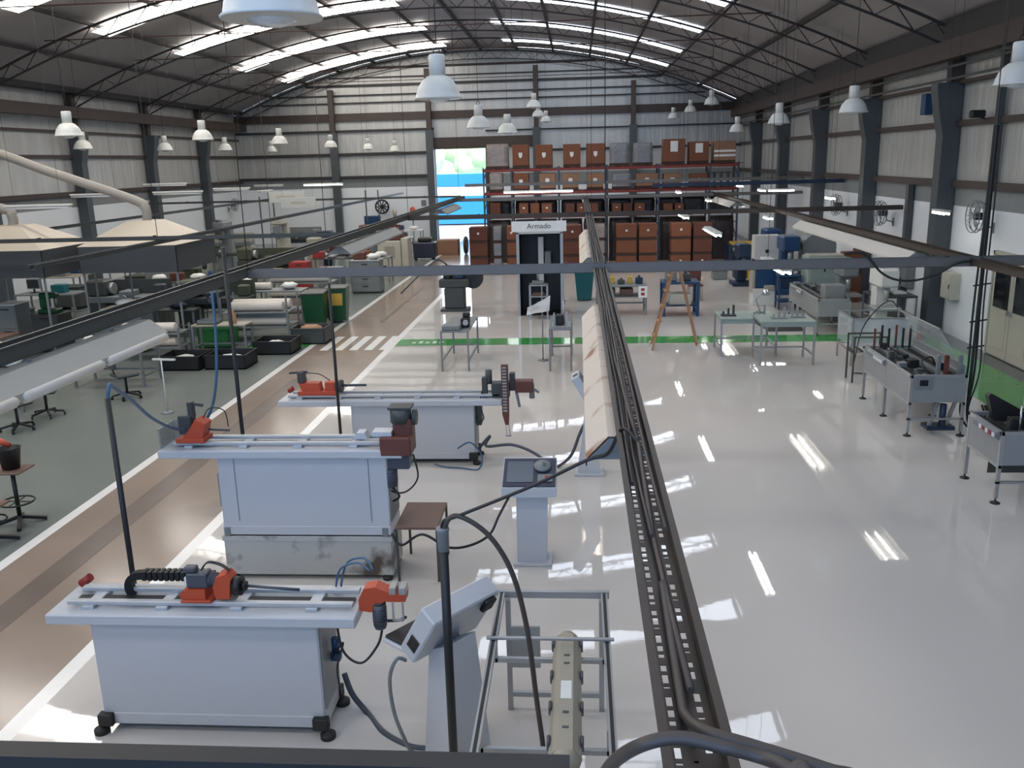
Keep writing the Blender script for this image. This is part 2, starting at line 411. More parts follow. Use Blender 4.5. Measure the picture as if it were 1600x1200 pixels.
# right-hand wall: door, boxes, fans
def onwall(x, y, X=XR): return PX(x, y, X)
p = PX(1546, 500, XR)
t = thing('double_door', 'beige double door with dark upper panes in the white wall', 'door', (XR-.005, p.y-1.0, 0))
b = B(); b.box(-.08, 0, -.95, -.88, 0, 2.2); b.box(-.08, 0, .88, .95, 0, 2.2); b.box(-.08, 0, -.95, .95, 2.13, 2.2); b.obj('door_frame', 'door', t)
for s in (-1, 1):
    d = B().box(-.06, -.01, s*.01, s*.88, .02, 2.12, .006).obj('door_leaf', 'door', t)
    B().box(-.075, -.06, s*.12, s*.76, 1.05, 1.95).obj('pane', 'darkglass', d)
    B().box(-.07, -.06, s*.14, s*.74, .2, .9, .005).obj('panel', 'door', d)
    B().box(-.11, -.06, s*.06, s*.09, .95, 1.05, .005).obj('handle', 'chrome', d)
def wallbox(name, label, cat, x, y, w, h, d, m, parts=None):
    p = PX(x, y, XR); t = thing(name, label, cat, (XR-.002, p.y, p.z))
    B().box(-d, 0, -w/2, w/2, -h/2, h/2, .01).obj('housing', m, t); return t
t = wallbox('electrical_cabinet', 'beige electrical cabinet on the white wall beside the double door', 'electrical cabinet', 1493, 446, .55, .62, .22, 'machbeige')
d = B().box(-.235, -.22, -.25, .25, -.28, .28, .008).obj('door', 'machbeige', t); B().box(-.25, -.235, -.23, -.2, -.05, .05, .004).obj('latch', 'black', d)
t = wallbox('electrical_cabinet', 'grey electrical box under the red display by the grey column', 'electrical cabinet', 1424, 432, .5, .55, .2, 'machgrey')
B().box(-.215, -.2, -.22, .22, -.24, .24, .008).obj('door', 'machgrey', t)
t = wallbox('led_display', 'small digital display with lit red figures on the white wall', 'display', 1422, 402, .6, .2, .1, 'black')
b = B()
for k in range(4):
    y = .2-k*.12; b.box(-.104, -.1, y-.08, y, -.06, -.045); b.box(-.104, -.1, y-.08, y, .045, .06); b.box(-.104, -.1, y-.08, y-.065, -.05, .05)
    if k != 1: b.box(-.104, -.1, y-.015, y, -.05, .05)
b.obj('digits', 'leddisplay', t)
wallbox('fuse_box', 'small blue switch box fixed high by the nearest grey column', 'switch box', 1455, 163, .3, .5, .2, 'bluemetal')
p = PX(1548, 182, XR); t = thing('security_camera', 'small black security camera high on the foil wall near the right edge', 'camera', (XR-.13, p.y, p.z))
B().bar((.12, 0, -.08), (-.1, 0, .0), .03, .03).obj('bracket', 'black', t); B().box(-.3, .0, -.09, .09, -.02, .14, .03).obj('body', 'black', t)
def wall_fan(x, y, label, X=XR, s=1, r=.34):
    p = PX(x, y, X-.35*s); t = thing('wall_fan', label, 'fan', (p.x, p.y, p.z))
    c = B()
    for k in range(3): c.tube([(-.1*s+.08*s*k/1, r*(1-.12*(k == 2))*math.cos(a*PI/12), r*(1-.12*(k == 2))*math.sin(a*PI/12)) for a in range(24)], .012, 6, closed=True)
    for a in range(14): c.tube([(-.12*s, .05*math.cos(a*PI/7), .05*math.sin(a*PI/7)), (-.12*s, r*.7*math.cos(a*PI/7), r*.7*math.sin(a*PI/7)), (-.02*s, r*math.cos(a*PI/7), r*math.sin(a*PI/7))], .005, 4)
    c.obj('cage', 'machgrey', t)
    bl = B()
    for a in range(3):
        u = a*2*PI/3; v = [(-.05*s+q, rr*math.cos(u+w), rr*math.sin(u+w)) for rr, w, q in ((.05, -.4, 0), (.28, -.35, -.02), (.3, .35, .02), (.05, .4, .02))]
        v2 = [(a_+.008, b2, c2) for a_, b2, c2 in v]; bl.add(v+v2, [(0, 1, 2, 3), (4, 7, 6, 5), (0, 4, 5, 1), (1, 5, 6, 2), (2, 6, 7, 3), (3, 7, 4, 0)])
    bl.obj('blades', 'machgrey', t)
    B().cyl((-.06*s, 0, 0), (.16*s, 0, 0), .08, 12).obj('motor', 'black', t)
    bb = B(); bb.tube([(.12*s, 0, -.04), (.16*s, 0, -.2), (.34*s, 0, -.25)], .02, 6); bb.box(.33*s, .35*s, -.06, .06, -.36, -.14); bb.obj('bracket', 'machgrey', t)
    return t
wall_fan(1377, 333, 'round grey wall fan above the white wall panel, left of the red display')
wall_fan(1308, 320, 'grey wall fan at the far end of the right wall')
wall_fan(1527, 338, 'dark wall fan above the beige double door')
wall_fan(366, 320, 'dark wall fan on the left wall beside the corner column', XL, -1)
t = thing('wall_fan', 'black fan hung on the far white wall left of the door', 'fan', PY(597, 323, 49.3))
b = B(); b.tube([(.36*math.cos(a*PI/12), 0, .36*math.sin(a*PI/12)) for a in range(24)], .05, 6, closed=True); b.cyl((0, -.06, 0), (0, .5, 0), .09, 12)
for a in range(10): b.tube([(0, -.05, 0), (.36*math.cos(a*PI/5), 0, .36*math.sin(a*PI/5))], .03, 4)
b.obj('cage', 'black', t); B().cyl((0, .5, 0), (0, .68, 0), .06, 8).obj('bracket', 'black', t)
t = tag(B().box(-.14, .14, -.02, 0, -.16, .16, .005).obj('notice', 'machgrey', None, PY(662, 317, 49.99)), 'small grey notice on the far white wall beside the door', 'notice')
# ================================================================== overhead trays, lights, lamps, hoods
TZ = 2.75
XT = {'left': -4.85, 'centre': .28, 'right': 5.4}
YC = [12.55, 25.0, 36.0]
def tray(name, label, x, y0, y1, w, h, m, slots=0):
    t = thing(name, label, 'cable tray', (x, y0, TZ), 0, 'overhead trays')
    b = B(); L = y1-y0
    b.box(-w/2, -w/2+.006, 0, L, 0, h); b.box(w/2-.006, w/2, 0, L, 0, h); b.box(-w/2, -w/2-.022, 0, L, h-.006, h); b.box(w/2, w/2+.022, 0, L, h-.006, h)
    if slots:                                    # perforated bottom: strips with bridges between the slots
        e = slots
        for xa, xb in ((-w/2, -w*.36), (-w*.24, -.006), (.006, w*.2), (w*.32, w/2)): b.box(xa, xb, 0, e, 0, .003)
        y = 0.0; k = 0
        while y < e:
            q = .03 if k % 3 else .075
            b.box(-w*.36, -w*.24, y, y+q*.55, 0, .003); b.box(w*.2, w*.32, y+.02, y+.02+q*.7, 0, .003); b.box(-.006, .006, y, y+.06, 0, .003)
            y += .052 if k % 2 else .064; k += 1
        b.box(-w/2, w/2, e, L, 0, .003)
    else: b.box(-w/2, w/2, 0, L, 0, .004)
    b.obj('channel', m, t)
    return t
tc_ = tray('cable_tray', 'rusty perforated cable tray running down the middle of the hall from the camera', .30, 1.45, 38.0, .15, .06, 'trayzinc', 9)
rd = random.Random(3)
for k, (x, r, y0, y1) in enumerate(((-.045, .011, 4.0, 36), (-.015, .009, 3.4, 36), (.012, .012, 2.3, 36), (.04, .008, 3.4, 36), (.0, .01, 4.6, 36))):
    pts = [(x+rd.uniform(-.012, .012), y0-1.45+(y1-y0)*(i/30), .02+rd.uniform(0, .03)+(.02 if k > 2 else 0)) for i in range(31)]
    B().tube(bez(pts, 2), r, 6).obj('cable', 'cable', tc_)
tray('cable_tray', 'grey steel cable tray above the right edge of the aisle', XT['left'], 3.0, 38.0, .15, .15, 'machdark')
tray('cable_tray', 'grey steel cable tray over the test benches by the right wall', XT['right'], 9.5, 37.5, .14, .1, 'trayzinc')
tray('cable_tray', 'dim cable tray running over the machining bay beside the hoods', -9.0, 14.0, 46, .1, .08, 'machdark')
tray('cable_tray', 'dim cable tray nearest the left wall over the machining bay', -14.6, 14.0, 46, .1, .08, 'machdark')
def ctray(label, y, x0, x1, z, m, h=.12):
    t = thing('cross_tray', label, 'cable tray', (x0, y, z), 0, 'overhead trays')
    b = B(); b.box(0, x1-x0, -.06, -.055, 0, h); b.box(0, x1-x0, .055, .06, 0, h); b.box(0, x1-x0, -.06, .06, 0, .005); b.obj('channel', m, t)
    h_ = B()
    k = 2.0
    while k < x1-x0: h_.box(k, k+.02, -.065, .065, h, h+.02); k += 2.6
    h_.obj('hanger_strap', 'steel_dark', t)
    return t
ctray('nearest grey tray crossing the hall from the aisle to the right wall', YC[0], -4.78, 8.75, TZ-.02, 'traysteel', .13)
ctray('second grey tray crossing the hall below the Armado sign line', YC[1], -4.78, 8.75, TZ-.02, 'trayzinc')
ctray('third tray crossing the hall in front of the pallet rack', YC[2], -4.78, 8.75, TZ-.02, 'traysteel')
ctray('upper tray crossing the hall at the rack, with a lit tube under it', 36.0, -4.5, 8.75, 3.3, 'traysteel')
ctray('blue tray high across the right bay in front of the columns', 30.5, 2.5, 8.75, 3.3, 'bluedark')
ctray('dark tray crossing the machining bay in front of the hoods', 18.6, -18.9, -4.95, 2.832, 'machdark', .08)
ctray('dark tray crossing the machining bay at the far end', 38.0, -18.9, -4.95, 2.832, 'machdark', .08)
def hangers(x, ys, z, label):
    for y in ys:
        t = tag(B().cyl((0, 0, 0), (0, 0, arz(x)-z+.03), .007, 6).obj('hanger_rod', 'steel_dark', None, (x, y, z)), label, 'hanger rod', 'hanger rods '+label)
hangers(.375, (12.49, 24.94, 35.9), TZ+.1, 'thin dark rod holding the middle cable tray up to the roof')
hangers(-4.77, (12.5, 25.0, 36.05), TZ+.11, 'thin dark rod holding the aisle cable tray up to the roof')
hangers(5.47, (12.5, 25.0, 30.5), TZ+.11, 'thin dark rod holding the right cable tray up to the roof')
hangers(-9.0, (18.55, 37.95), 2.84, 'thin dark rod holding a machining bay tray up to the roof')
hangers(-14.6, (18.55, 37.95), 2.84, 'thin dark rod holding the leftmost tray up to the roof')
def reflector(label, x, y0, y1, m, lit=(), w=.42, z=TZ):
    t = thing('strip_light', label, 'light fixture', (x, y0, z), 0, 'reflector strip lights')
    L = y1-y0; b = B(); p = [(-.07, -.03), (.07, -.03), (w/2, -.17), (w/2, -.21), (w/2-.008, -.21), (w/2-.008, -.175), (.062, -.04), (-.062, -.04), (-w/2+.008, -.175), (-w/2+.008, -.21), (-w/2, -.21), (-w/2, -.17)]
    n = len(p); v = [(a, y, c) for y in (0, L) for a, c in p]
    b.add(v, [(i, (i+1) % n, n+(i+1) % n, n+i) for i in range(n)])
    k = 1.2
    b.obj('reflector', m, t)
    for y in (0, L-.01): e = B(); e.add([(a, yy, c) for yy in (y, y+.01) for a, c in ((-.06, -.04), (.06, -.04), (w/2-.01, -.17), (-w/2+.01, -.17))], [(0, 1, 2, 3), (7, 6, 5, 4), (0, 4, 5, 1), (1, 5, 6, 2), (2, 6, 7, 3), (3, 7, 4, 0)]); e.obj('end_plate', 'machgrey', t)
    for s in (-1, 1):
        y = .06
        while y+1.15 < L:
            on = any(a-.1 <= y0+y and y0+y+1.15 <= c+.1 for a, c in lit)
            B().cyl((s*.09, y, -.14), (s*.09, y+1.15, -.14), .018, 8).obj('tube', 'tube' if on else 'white', t); y += 1.2
    y = .5
    while y < L: B().box(-.015, .015, y, y+.03, -.035, 0).obj('hanger_clip', 'machgrey', t); y += 1.4
    return t
reflector('long rust-stained reflector light under the middle tray near the camera', .235, 4.95, 9.8, 'reflector_rust', w=.4)
reflector('rusty reflector light under the middle tray farther off, left of the ladder', .22, 14.6, 20.5, 'reflector_rust', ((14.5, 16), ), .4)
blue_ = reflector('long blue-white reflector light under the aisle tray at left', XT['left']+.12, 5.2, 9.2, 'reflector_blue', w=.5)
for k in range(3):
    y0 = .05+k*1.33; q = B(); q.tube([(.235, y0, -.215), (.235, y0+.04, -.215), (.235, y0+1.22, -.215), (.235, y0+1.27, -.215)], [.03, .05, .05, .03], 12); q.obj('diffuser_tube', 'reflector', blue_)
reflector('pale reflector light under the aisle tray in front of the drawer cabinet', XT['left']+.12, 17.3, 22.6, 'reflector_blue', w=.5)
reflector('pale reflector light under the aisle tray near the loading door', XT['left']+.12, 30.5, 34.5, 'reflector_blue', w=.5)
reflector('cream reflector light under the right tray above the test benches', XT['right'], 14.5, 22.0, 'reflector', ((14.4, 15.8), (19.2, 21.8)), .5)
reflector('pale reflector light at the far end of the right tray', XT['right'], 31.0, 35.5, 'reflector', ((30, 34), ), .5)
def batten(label, p, L, ax, lit=True, hang=None):
    t = thing('fluorescent_batten', label, 'light fixture', p, 0 if ax == 'y' else PI/2, 'fluorescent battens')
    B().box(-.08, .08, -L/2, L/2, .03, .08, .01).obj('housing', 'lampwhite', t)
    for s in (-1, 1): B().cyl((s*.05, -L/2+.03, 0), (s*.05, L/2-.03, 0), .022, 8).obj('tube', 'tube' if lit else 'white', t)
    for y in (-L*.35, L*.35): w = B(); w.cyl((0, y, .08), (0, y, (hang if hang else arz(p[0])+.03)-p[2]), .004, 5); w.obj('hanging_wire', 'steel_dark', t)
    return t
for x, y, Y, L, ax, lab in ((1470, 333, 20.5, .7, 'y', 'lit twin-tube batten above the grey electrical box at right'), (1297, 310, 27, .7, 'y', 'lit twin-tube batten in front of the far right wall fan'),
        (1200, 341, 24.4, .7, 'y', 'lit twin-tube batten above the blue machines'), (1107, 314, 33, .7, 'y', 'lit twin-tube batten left of the cream light, over the yellow-topped table'),
        (1060, 301, 34, .8, 'y', 'lit batten in front of the right half of the pallet rack'), (1221, 298, 31.5, .9, 'x', 'short lit batten crosswise in front of the far right columns'),
        (1190, 298, 31, .7, 'y', 'lit batten beside the short crosswise one at right'), (1156, 291, 32.4, .7, 'y', 'lit batten at the right end of the pallet rack'),
        (841, 300, 36.0, 2.8, 'x', 'long lit tube crosswise in front of the pallet rack')):
    p = PY(x, y, Y); batten(lab, p, L, ax, True, None if ax == 'y' or x > 900 else 3.3)
for x, y, Y, L, ax, lab in ((152, 307, 24, 1.5, 'x', 'unlit white batten left of the duct elbow of the right hood'), (278, 303, 26, 1.5, 'x', 'white batten right of the duct elbow over the machining bay'),
        (258, 290, 30, 1.5, 'x', 'thin white batten high by the left wall columns'), (362, 297, 31, 1.3, 'x', 'white batten in front of the corner column at far left'),
        (415, 300, 36, 1.5, 'y', 'white batten over the far machine tools at left'), (505, 289, 40, 1.8, 'x', 'bright batten before the far white wall above a grey column'),
        (420, 291, 42, 1.4, 'x', 'dim batten at the far left corner of the machining bay'), (60, 325, 20, 1.6, 'x', 'cream batten above the left hood')):
    batten(lab, PY(x, y, Y), L, ax, lab.startswith('bright'))
for y, L, lab in ((14.0, 1.6, 'lit batten behind the nearest cross tray, between middle and right trays'), (20.6, 1.8, 'lit batten between the middle and right trays, past the ladder'), (26.3, 1.6, 'lit batten behind the second cross tray, between middle and right trays')):
    batten(lab, (3.05, y, 2.58), L, 'y')
# bell-shaped high-bay lamps
lamp0 = thing('pendant_lamp', 'x', 'pendant lamp', (0, 0, 0), 0, 'white high-bay pendant lamps')
B().lathe([(.3, 0), (.305, .012), (.285, .03), (.272, .09), (.24, .165), (.19, .23), (.135, .275), (.105, .285)], n=28).obj('bell_shade', 'lampwhite', lamp0)
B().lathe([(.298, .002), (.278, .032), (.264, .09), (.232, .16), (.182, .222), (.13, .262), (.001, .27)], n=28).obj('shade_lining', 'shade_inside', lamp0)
B().lathe([(.105, .275), (.105, .52), (.09, .54), (.03, .545), (.001, .545)], n=20).obj('ballast_housing', 'lampwhite', lamp0)
B().lathe([(.001, -.05), (.08, -.04), (.14, -.012), (.155, .02), (.14, .05), (.001, .06)], n=20).obj('diffuser', 'lampglass', lamp0)
bb = B(); bb.tube([(.04*math.cos(a*PI/6), 0, .58+.04*math.sin(a*PI/6)) for a in range(12)], .008, 5, closed=True); bb.obj('hook', 'black', lamp0)
rows = [('middle', [(425, 30, 0), (685, 155, 0), (748, 200, 0), (793, 208, 0), (834, 168, 36.4), (841, 182, 43.0), (853, 190, 47.6)]),
        ('left inner', [(108, 213, 0), (317, 219, 0), (437, 225, 0), (517, 230, 0), (575, 233, 47.8)]),
        ('outer left', [(130, 233, 28.5), (258, 235, 34), (352, 235, 38), (424, 237, 45.9), (617, 236, 48.6)]),
        ('right', [(1590, 133, 0), (1333, 176, 0), (1217, 193, 0), (1152, 206, 34.4), (1112, 163, 37), (1079, 175, 43), (1052, 185, 48)])]
first = True
for rn, L in rows:
    for i, (x, y, Y) in enumerate(L):
        p = PY(x, y, Y) if Y else PZ(x, y, 5.08)
        for fy in FR:                            # clear of the arches
            if abs(p.y-fy) < .32: p = PY(x, y, fy+.36)
        lab = 'white bell-shaped pendant lamp, %s from the camera in the %s row' % (ORD[i], rn)
        if first: o = lamp0; o.location = p; o['label'] = lab; first = False
        else: o = dup(lamp0, p, 0, lab)
        B().cyl((0, 0, .61), (0, 0, arz(p.x)-p.z+.03), .006, 5).obj('hanging_rod', 'steel_dark', o)
# extraction hoods over the machining bay
def hood(name, label, x0, x1, y0, y1, z, duct):
    cx, cy = (x0+x1)/2, (y0+y1)/2; t = thing(name, label, 'extraction hood', (cx, cy, 0))
    a, c = (x1-x0)/2, (y1-y0)/2; b = B(); q = .32; h = .52
    v = [(-a, -c, z), (a, -c, z), (a, c, z), (-a, c, z), (-q, -q, z+h), (q, -q, z+h), (q, q, z+h), (-q, q, z+h)]
    b.add(v, [(0, 1, 5, 4), (1, 2, 6, 5), (2, 3, 7, 6), (3, 0, 4, 7), (4, 5, 6, 7)]); b.obj('canopy', 'hood', t)
    b = B()
    for xa, xb, ya, yb in ((-a, a, -c, -c+.012), (-a, a, c-.012, c), (-a, -a+.012, -c, c), (a-.012, a, -c, c)): b.box(xa, xb, ya, yb, z-.62, z)
    b.obj('skirt', 'curtain', t)
    for sx in (-1, 1):
        for sy in (-1, 1): B().box(sx*(a-.05)-.02, sx*(a-.05)+.02, sy*(c-.05)-.02, sy*(c-.05)+.02, 0, z).obj('leg', 'machgrey', t)
    B().tube(bez([(p[0]-cx, p[1]-cy, p[2]) for p in duct], 6), .11, 14).obj('duct', 'duct', t)
    return t
hood('exhaust_hood', 'right one of two beige pyramid exhaust hoods with dark skirt, pipe rising left', -11.65, -9.28, 19.95, 22.2, 2.6, [(-10.45, 21.1, 3.1), (-10.45, 21.1, 3.4), (-10.75, 21.1, 3.62), (-12.5, 20.8, 4.3), (-14.4, 20.6, 5.0), (-18.95, 20.2, 6.1)])
hood('exhaust_hood', 'left one of two beige pyramid exhaust hoods, cut by the left edge', -14.6, -12.1, 19.25, 21.5, 2.6, [(-13.4, 20.4, 3.1), (-13.4, 20.4, 3.32), (-13.6, 20.4, 3.5), (-15.2, 20.2, 4.0), (-18.95, 19.6, 5.2)])
# utility poles and cables at the benders
def pole(label, x, y, h, r, m='black', collar=False):
    t = thing('utility_pole', label, 'pole', (x, y, 0), 0, 'black utility poles')
    B().cyl((0, 0, 0), (0, 0, h), r, 12).obj('post', m, t)
    B().lathe([(r*2.2, 0), (r*2.2, .012), (r*1.2, .02)], n=14).obj('base_flange', 'black', t)
    if collar: B().lathe([(r*1.25, h-.13), (r*1.3, h), (r*1.45, h+.005), (r*1.45, h+.02), (r*.8, h+.02)], n=14).obj('collar', 'machgrey', t)
    return t
pole('black pole behind the left end of the nearest bending machine', -3.68, 6.42, 2.58, .022)
pole('black pole behind the middle bending machine, passing the aisle tray', -3.7, 9.05, 3.5, .022)
pole('black pole at the left end of the farthest bending machine body', -3.45, 12.0, 2.72, .022)
pole('thick black pole with grey collar rising beside the nearest control console', -.845, 5.0, 2.1, .029, 'black', True)
def cable(label, pts, r, m='black', n=8, name='cable'):
    return tag(B().tube(bez(pts, 8), r, n).obj(name, m), label, 'cable')
cable('black cable from the thick pole up to the middle tray', [(-.845, 5.0, 2.06), (-.84, 5.0, 2.16), PY(716, 806, 5.0), PY(830, 760, 4.97), PY(915, 720, 4.93), PY(950, 708, 4.9), (.24, 4.75, 2.83), (.32, 4.6, 2.79)], .011)
cable('dark cable arching from the thick pole down to the profile frame', [(-.845, 5.0, 2.05), PY(700, 812, 5.0), PY(722, 808, 5.0), PY(765, 838, 5.0), PY(800, 895, 5.0), PY(823, 980, 5.0), PY(838, 1090, 5.0), PY(850, 1190, 5.0), (-.3, 4.95, .25), (-.25, 5.0, .01)], .017, 'cable')
cable('blue hose swinging from a black pole to the middle bending machine', [(-3.68, 6.42, 2.55), (-3.66, 6.44, 2.68), PY(180, 607, 6.6), PY(205, 625, 7.0), PY(240, 655, 7.6), PY(275, 670, 8.3), PY(310, 668, 8.75), PY(330, 640, 8.85), PY(338, 590, 8.9), PY(337, 520, 8.95), PY(331, 455, 9.0)], .016, 'bluehose')
cable('thick grey cable arching over the near end of the middle tray', [PZ(930, 1240, 2.6), PZ(955, 1195, 2.75), PZ(1000, 1165, 2.88), PZ(1060, 1153, 2.91), PZ(1130, 1167, 2.90), PZ(1190, 1183, 2.88), PZ(1235, 1203, 2.9), PZ(1275, 1245, 2.88), (.6, 1.28, 2.5)], .018, 'cable', 10)
cable('thick grey cable leaving the middle tray to the right', [(.3, 3.0, 2.775), PZ(1062, 1080, 2.78), PZ(1073, 1120, 2.79), PZ(1105, 1142, 2.815), PZ(1180, 1165, 2.82), PZ(1290, 1200, 2.82), PZ(1420, 1250, 2.78), (1.5, 1.45, 2.6), (1.7, 1.28, 2.4)], .015, 'cable', 10)
cable('black cable sagging from the nearest cross tray in front of the red display', [PY(1318, 396, 12.45), PY(1350, 397, 12.45), PY(1376, 425, 12.45), PY(1400, 437, 12.45), PY(1430, 438, 12.45), PY(1465, 428, 12.45), PY(1500, 410, 12.45), PY(1540, 409, 12.45)], .016)
t = thing('cable_bundle', 'bundle of black cables and hoses hanging to the floor beside the right bench', 'cable', (5.98, 13.6, 0))
for i, (dx, dy, r) in enumerate(((0, 0, .022), (.05, .03, .016), (-.04, .02, .016), (.09, -.03, .012))):
    B().tube(bez([(dx*.6, dy, 4.6), (dx*.7, dy, 3.4), (dx, dy+.02*i, 2.0), (dx*1.2, dy, 1.0), (dx-.03*i, dy, .35), (dx+.1, dy-.05*i, .06), (dx+.28, dy-.12, .03), (dx+.36, dy+.02*i, .2), (dx+.3, dy+.1, .42)], 6), r, 7).obj('cable', 'black', t)
b = B()
for z in (1.35, 1.75, 2.3): b.bar((-.1, 0, z), (.16, .03, z+.03), .02, .02)
b.obj('tie', 'black', t); B().cyl((0, 0, 4.6), (0, 0, arz(5.98)-.05), .01, 5).obj('hanging_wire', 'steel_dark', t)
# ================================================================== tube bending machines, consoles, frame
def foot(b, x, y, m=0): b.lathe([(.055, 0), (.055, .03), (.03, .045), (.015, .05), (.015, .1)], (x, y, 0), 12)
def bender(label, x0, x1, tx0, tx1, y, zt, depth=.46, z0=.07, base=0, dirty=False):
    cx = (x0+x1)/2; t = thing('bending_machine', label, 'bending machine', (cx, y, base))
    a, c = x0-cx, x1-cx; th = .085
    bd = B().box(a, c, 0, depth, z0, zt-th, .012).obj('body', 'paint', t)
    B().box(a-.004, c+.004, -.006, depth+.004, z0, z0+.1, .006).obj('skirt', 'paint', bd)
    B().box(c, c+.012, .03, depth-.03, z0+.14, zt-th-.06, .004).obj('side_panel', 'panelgrey', bd)
    B().box(tx0-cx, tx1-cx, -.09, depth-.02, zt-th, zt, .01).obj('bed', 'paint', t)
    if base == 0:
        for fx in (a+.03, c-.03):
            for fy in (.0, depth-.02):
                b = B(); b.lathe([(.06, 0), (.06, .035), (.045, .045), (.018, .05), (.018, .12)], (fx+(-.05 if fx < 0 else .05), fy-.02, 0), 14); b.box(fx-.06, fx+.06, fy-.05, fy+.02, .07, .17, .006); b.obj('foot', 'rubber', t)
    for yy, w in ((.02, .05), (.24, .06)):
        B().box(tx0-cx+.12, tx1-cx-.04, yy, yy+w, zt+.025, zt+.06, .006).obj('rail', 'rail', t)
    q = tx0-cx+.25
    while q < tx1-cx-.15: B().box(q, q+.09, .0, .3, zt, zt+.028, .004).obj('rail_support', 'paint', t); q += .58
    B().box(tx0-cx+.14, tx1-cx-.06, .1, .2, zt, zt+.02).obj('slot', 'black', t)
    return t, zt, tx0-cx, tx1-cx
def motor(b, p, ax, r, L):
    p = Vector(p); d = Vector((1, 0, 0) if ax == 'x' else (0, 1, 0) if ax == 'y' else (0, 0, 1))
    b.cyl(p, p+d*L, r, 16); b.cyl(p+d*L, p+d*(L+.02), r*.8, 16)
    for i in range(5): b.tube([p+d*(L*.2+i*L*.15), p+d*(L*.2+i*L*.15+.008)], r*1.08, 16)
    return b
# nearest bender
t, zt, L0, L1 = bender('nearest white tube bending machine with orange carriage and black energy chain', -3.76, -1.98, -4.05, -1.66, 5.86, 1.06)
X = -1.15-.0
c = B(); c.box(-.36, -.04, -.02, .30, zt+.06, zt+.09, .006); c.prism([(-.34, zt+.09), (-.1, zt+.09), (-.1, zt+.2), (-.32, zt+.2), (-.38, zt+.14)], 1, .0, .2); c.prism([(.0, zt+.09), (.14, zt+.09), (.17, zt+.3), (.12, zt+.36), (.02, zt+.33), (-.02, zt+.22)], 1, .02, .2)
c = c.obj('carriage', 'orange', t); shrink(c, (0, .05, zt+.06), .74, (-.0, 0, 0)); c.location.x = .12
mo = B(); mo.box(-.3, -.08, .03, .17, zt+.2, zt+.36, .012); mo.box(-.33, -.2, .05, .15, zt+.36, zt+.42, .012); motor(mo, (-.08, .1, zt+.27), 'x', .07, .1); mo.obj('motor', 'motor', c)
B().box(-.325, -.302, .05, .1, zt+.23, zt+.31).obj('plate', 'label', c)
d = B(); d.cyl((.17, .11, zt+.2), (.25, .11, zt+.2), .1, 20); d.cyl((.25, .11, zt+.2), (.3, .11, zt+.2), .05, 14); d.obj('chuck', 'black', c)
B().cyl((.3, .11, zt+.2), (.85, .11, zt+.16), .016, 8).obj('mandrel', 'motor', c)
hs = B()
for q in (0, .03): hs.tube(bez([(-.15, .08+q, zt+.38), (-.08, .09+q, zt+.46), (.05, .1+q, zt+.43), (.14, .1+q, zt+.36)], 5), .008, 5)
hs.obj('hose', 'black', c)
p = [(-1.0+.05*math.cos(PI*.5+PI*i/10)*2.2, zt+.19+.11*math.sin(PI*.5+PI*i/10)) for i in range(11)]
ch = B(); out = [(-.33, zt+.31)]+[(-.93+.0+.13*math.cos(PI/2+PI*i/12), zt+.18+.13*math.sin(PI/2+PI*i/12)) for i in range(10)]; inn = [(-.93+.07*math.cos(PI/2+PI*i/12), zt+.18+.07*math.sin(PI/2+PI*i/12)) for i in reversed(range(10))]+[(-.33, zt+.25)]
ch.prism(out+inn, 1, .3, .36)
for i in range(12): ch.box(-.9+i*.045, -.87+i*.045, .29, .37, zt+.245, zt+.318)
ch = ch.obj('energy_chain', 'black', t); ch.location = (.36, -.08, -.11)
k = B(); k.cyl((L0+.05, .36, zt+.03), (L0+.13, .36, zt+.09), .035, 10); k.obj('stop_knob', 'binred', t)
h = B(); h.prism([(L1-.06, zt-.02), (L1+.06, zt-.04), (L1+.2, zt+.08), (L1+.42, zt+.08), (L1+.43, zt+.16), (L1+.25, zt+.18), (L1+.12, zt+.24), (L1+.0, zt+.22), (L1-.06, zt+.1)], 1, .06, .22)
h = shrink(h.obj('bending_head', 'orange', t), (L1, .06, zt), .74, (.04, 0, 0))
q = B(); motor(q, (L1+.14, .1, zt-.2), 'z', .07, .24); q.cyl((L1+.14, .1, zt-.2), (L1+.14, .1, zt-.23), .06, 12); q.obj('motor', 'motor', h)
q = B()
for s in (0, .1): q.bar((L1+.3+s, .02, zt+.1), (L1+.3+s, .02, zt-.1), .02, .02); q.box(L1+.26+s, L1+.33+s, .05, .2, zt+.16, zt+.24, .005)
q.bar((L1+.3, .02, zt-.1), (L1+.4, .02, zt-.1), .02, .02); q.obj('clamp', 'alu', h)
q = B(); q.tube(bez([(L1-.25, .3, zt), (L1-.2, .3, zt+.2), (L1-.05, .28, zt+.27), (L1+.06, .2, zt+.24)], 6), .009, 6); q.tube(bez([(L1-.22, .33, zt), (L1-.15, .33, zt+.24), (L1+.0, .3, zt+.3), (L1+.08, .22, zt+.24)], 6), .009, 6); q.obj('air_hose', 'bluehose', t)
q = B(); x = .9; q.tube(bez([(L1+.2, .1, zt-.12), (L1+.3, .08, zt-.1), (L1+.35, .05, zt-.06)], 5), .012, 6); q.tube(bez([(L1-.2, .1, zt-.1), (L1-.15, .05, zt-.35), (L1+.0, .0, zt-.42), (L1+.12, .05, zt-.3), (L1+.15, .1, zt-.2)], 6), .01, 6); q.tube(bez([(x+.02, .2, .55), (x+.15, .1, .75), (x+.12, .0, .6), (x+.1, .1, .35), (x+.06, .3, .15)], 6), .008, 6); q.obj('hose', 'black', t)
q = B(); q.cyl((x+.05, .22, .6), (x+.05, .22, .72), .03, 10); q.box(x+.01, x+.09, .19, .25, .53, .6, .005); q.obj('air_regulator', 'bluemetal', t)
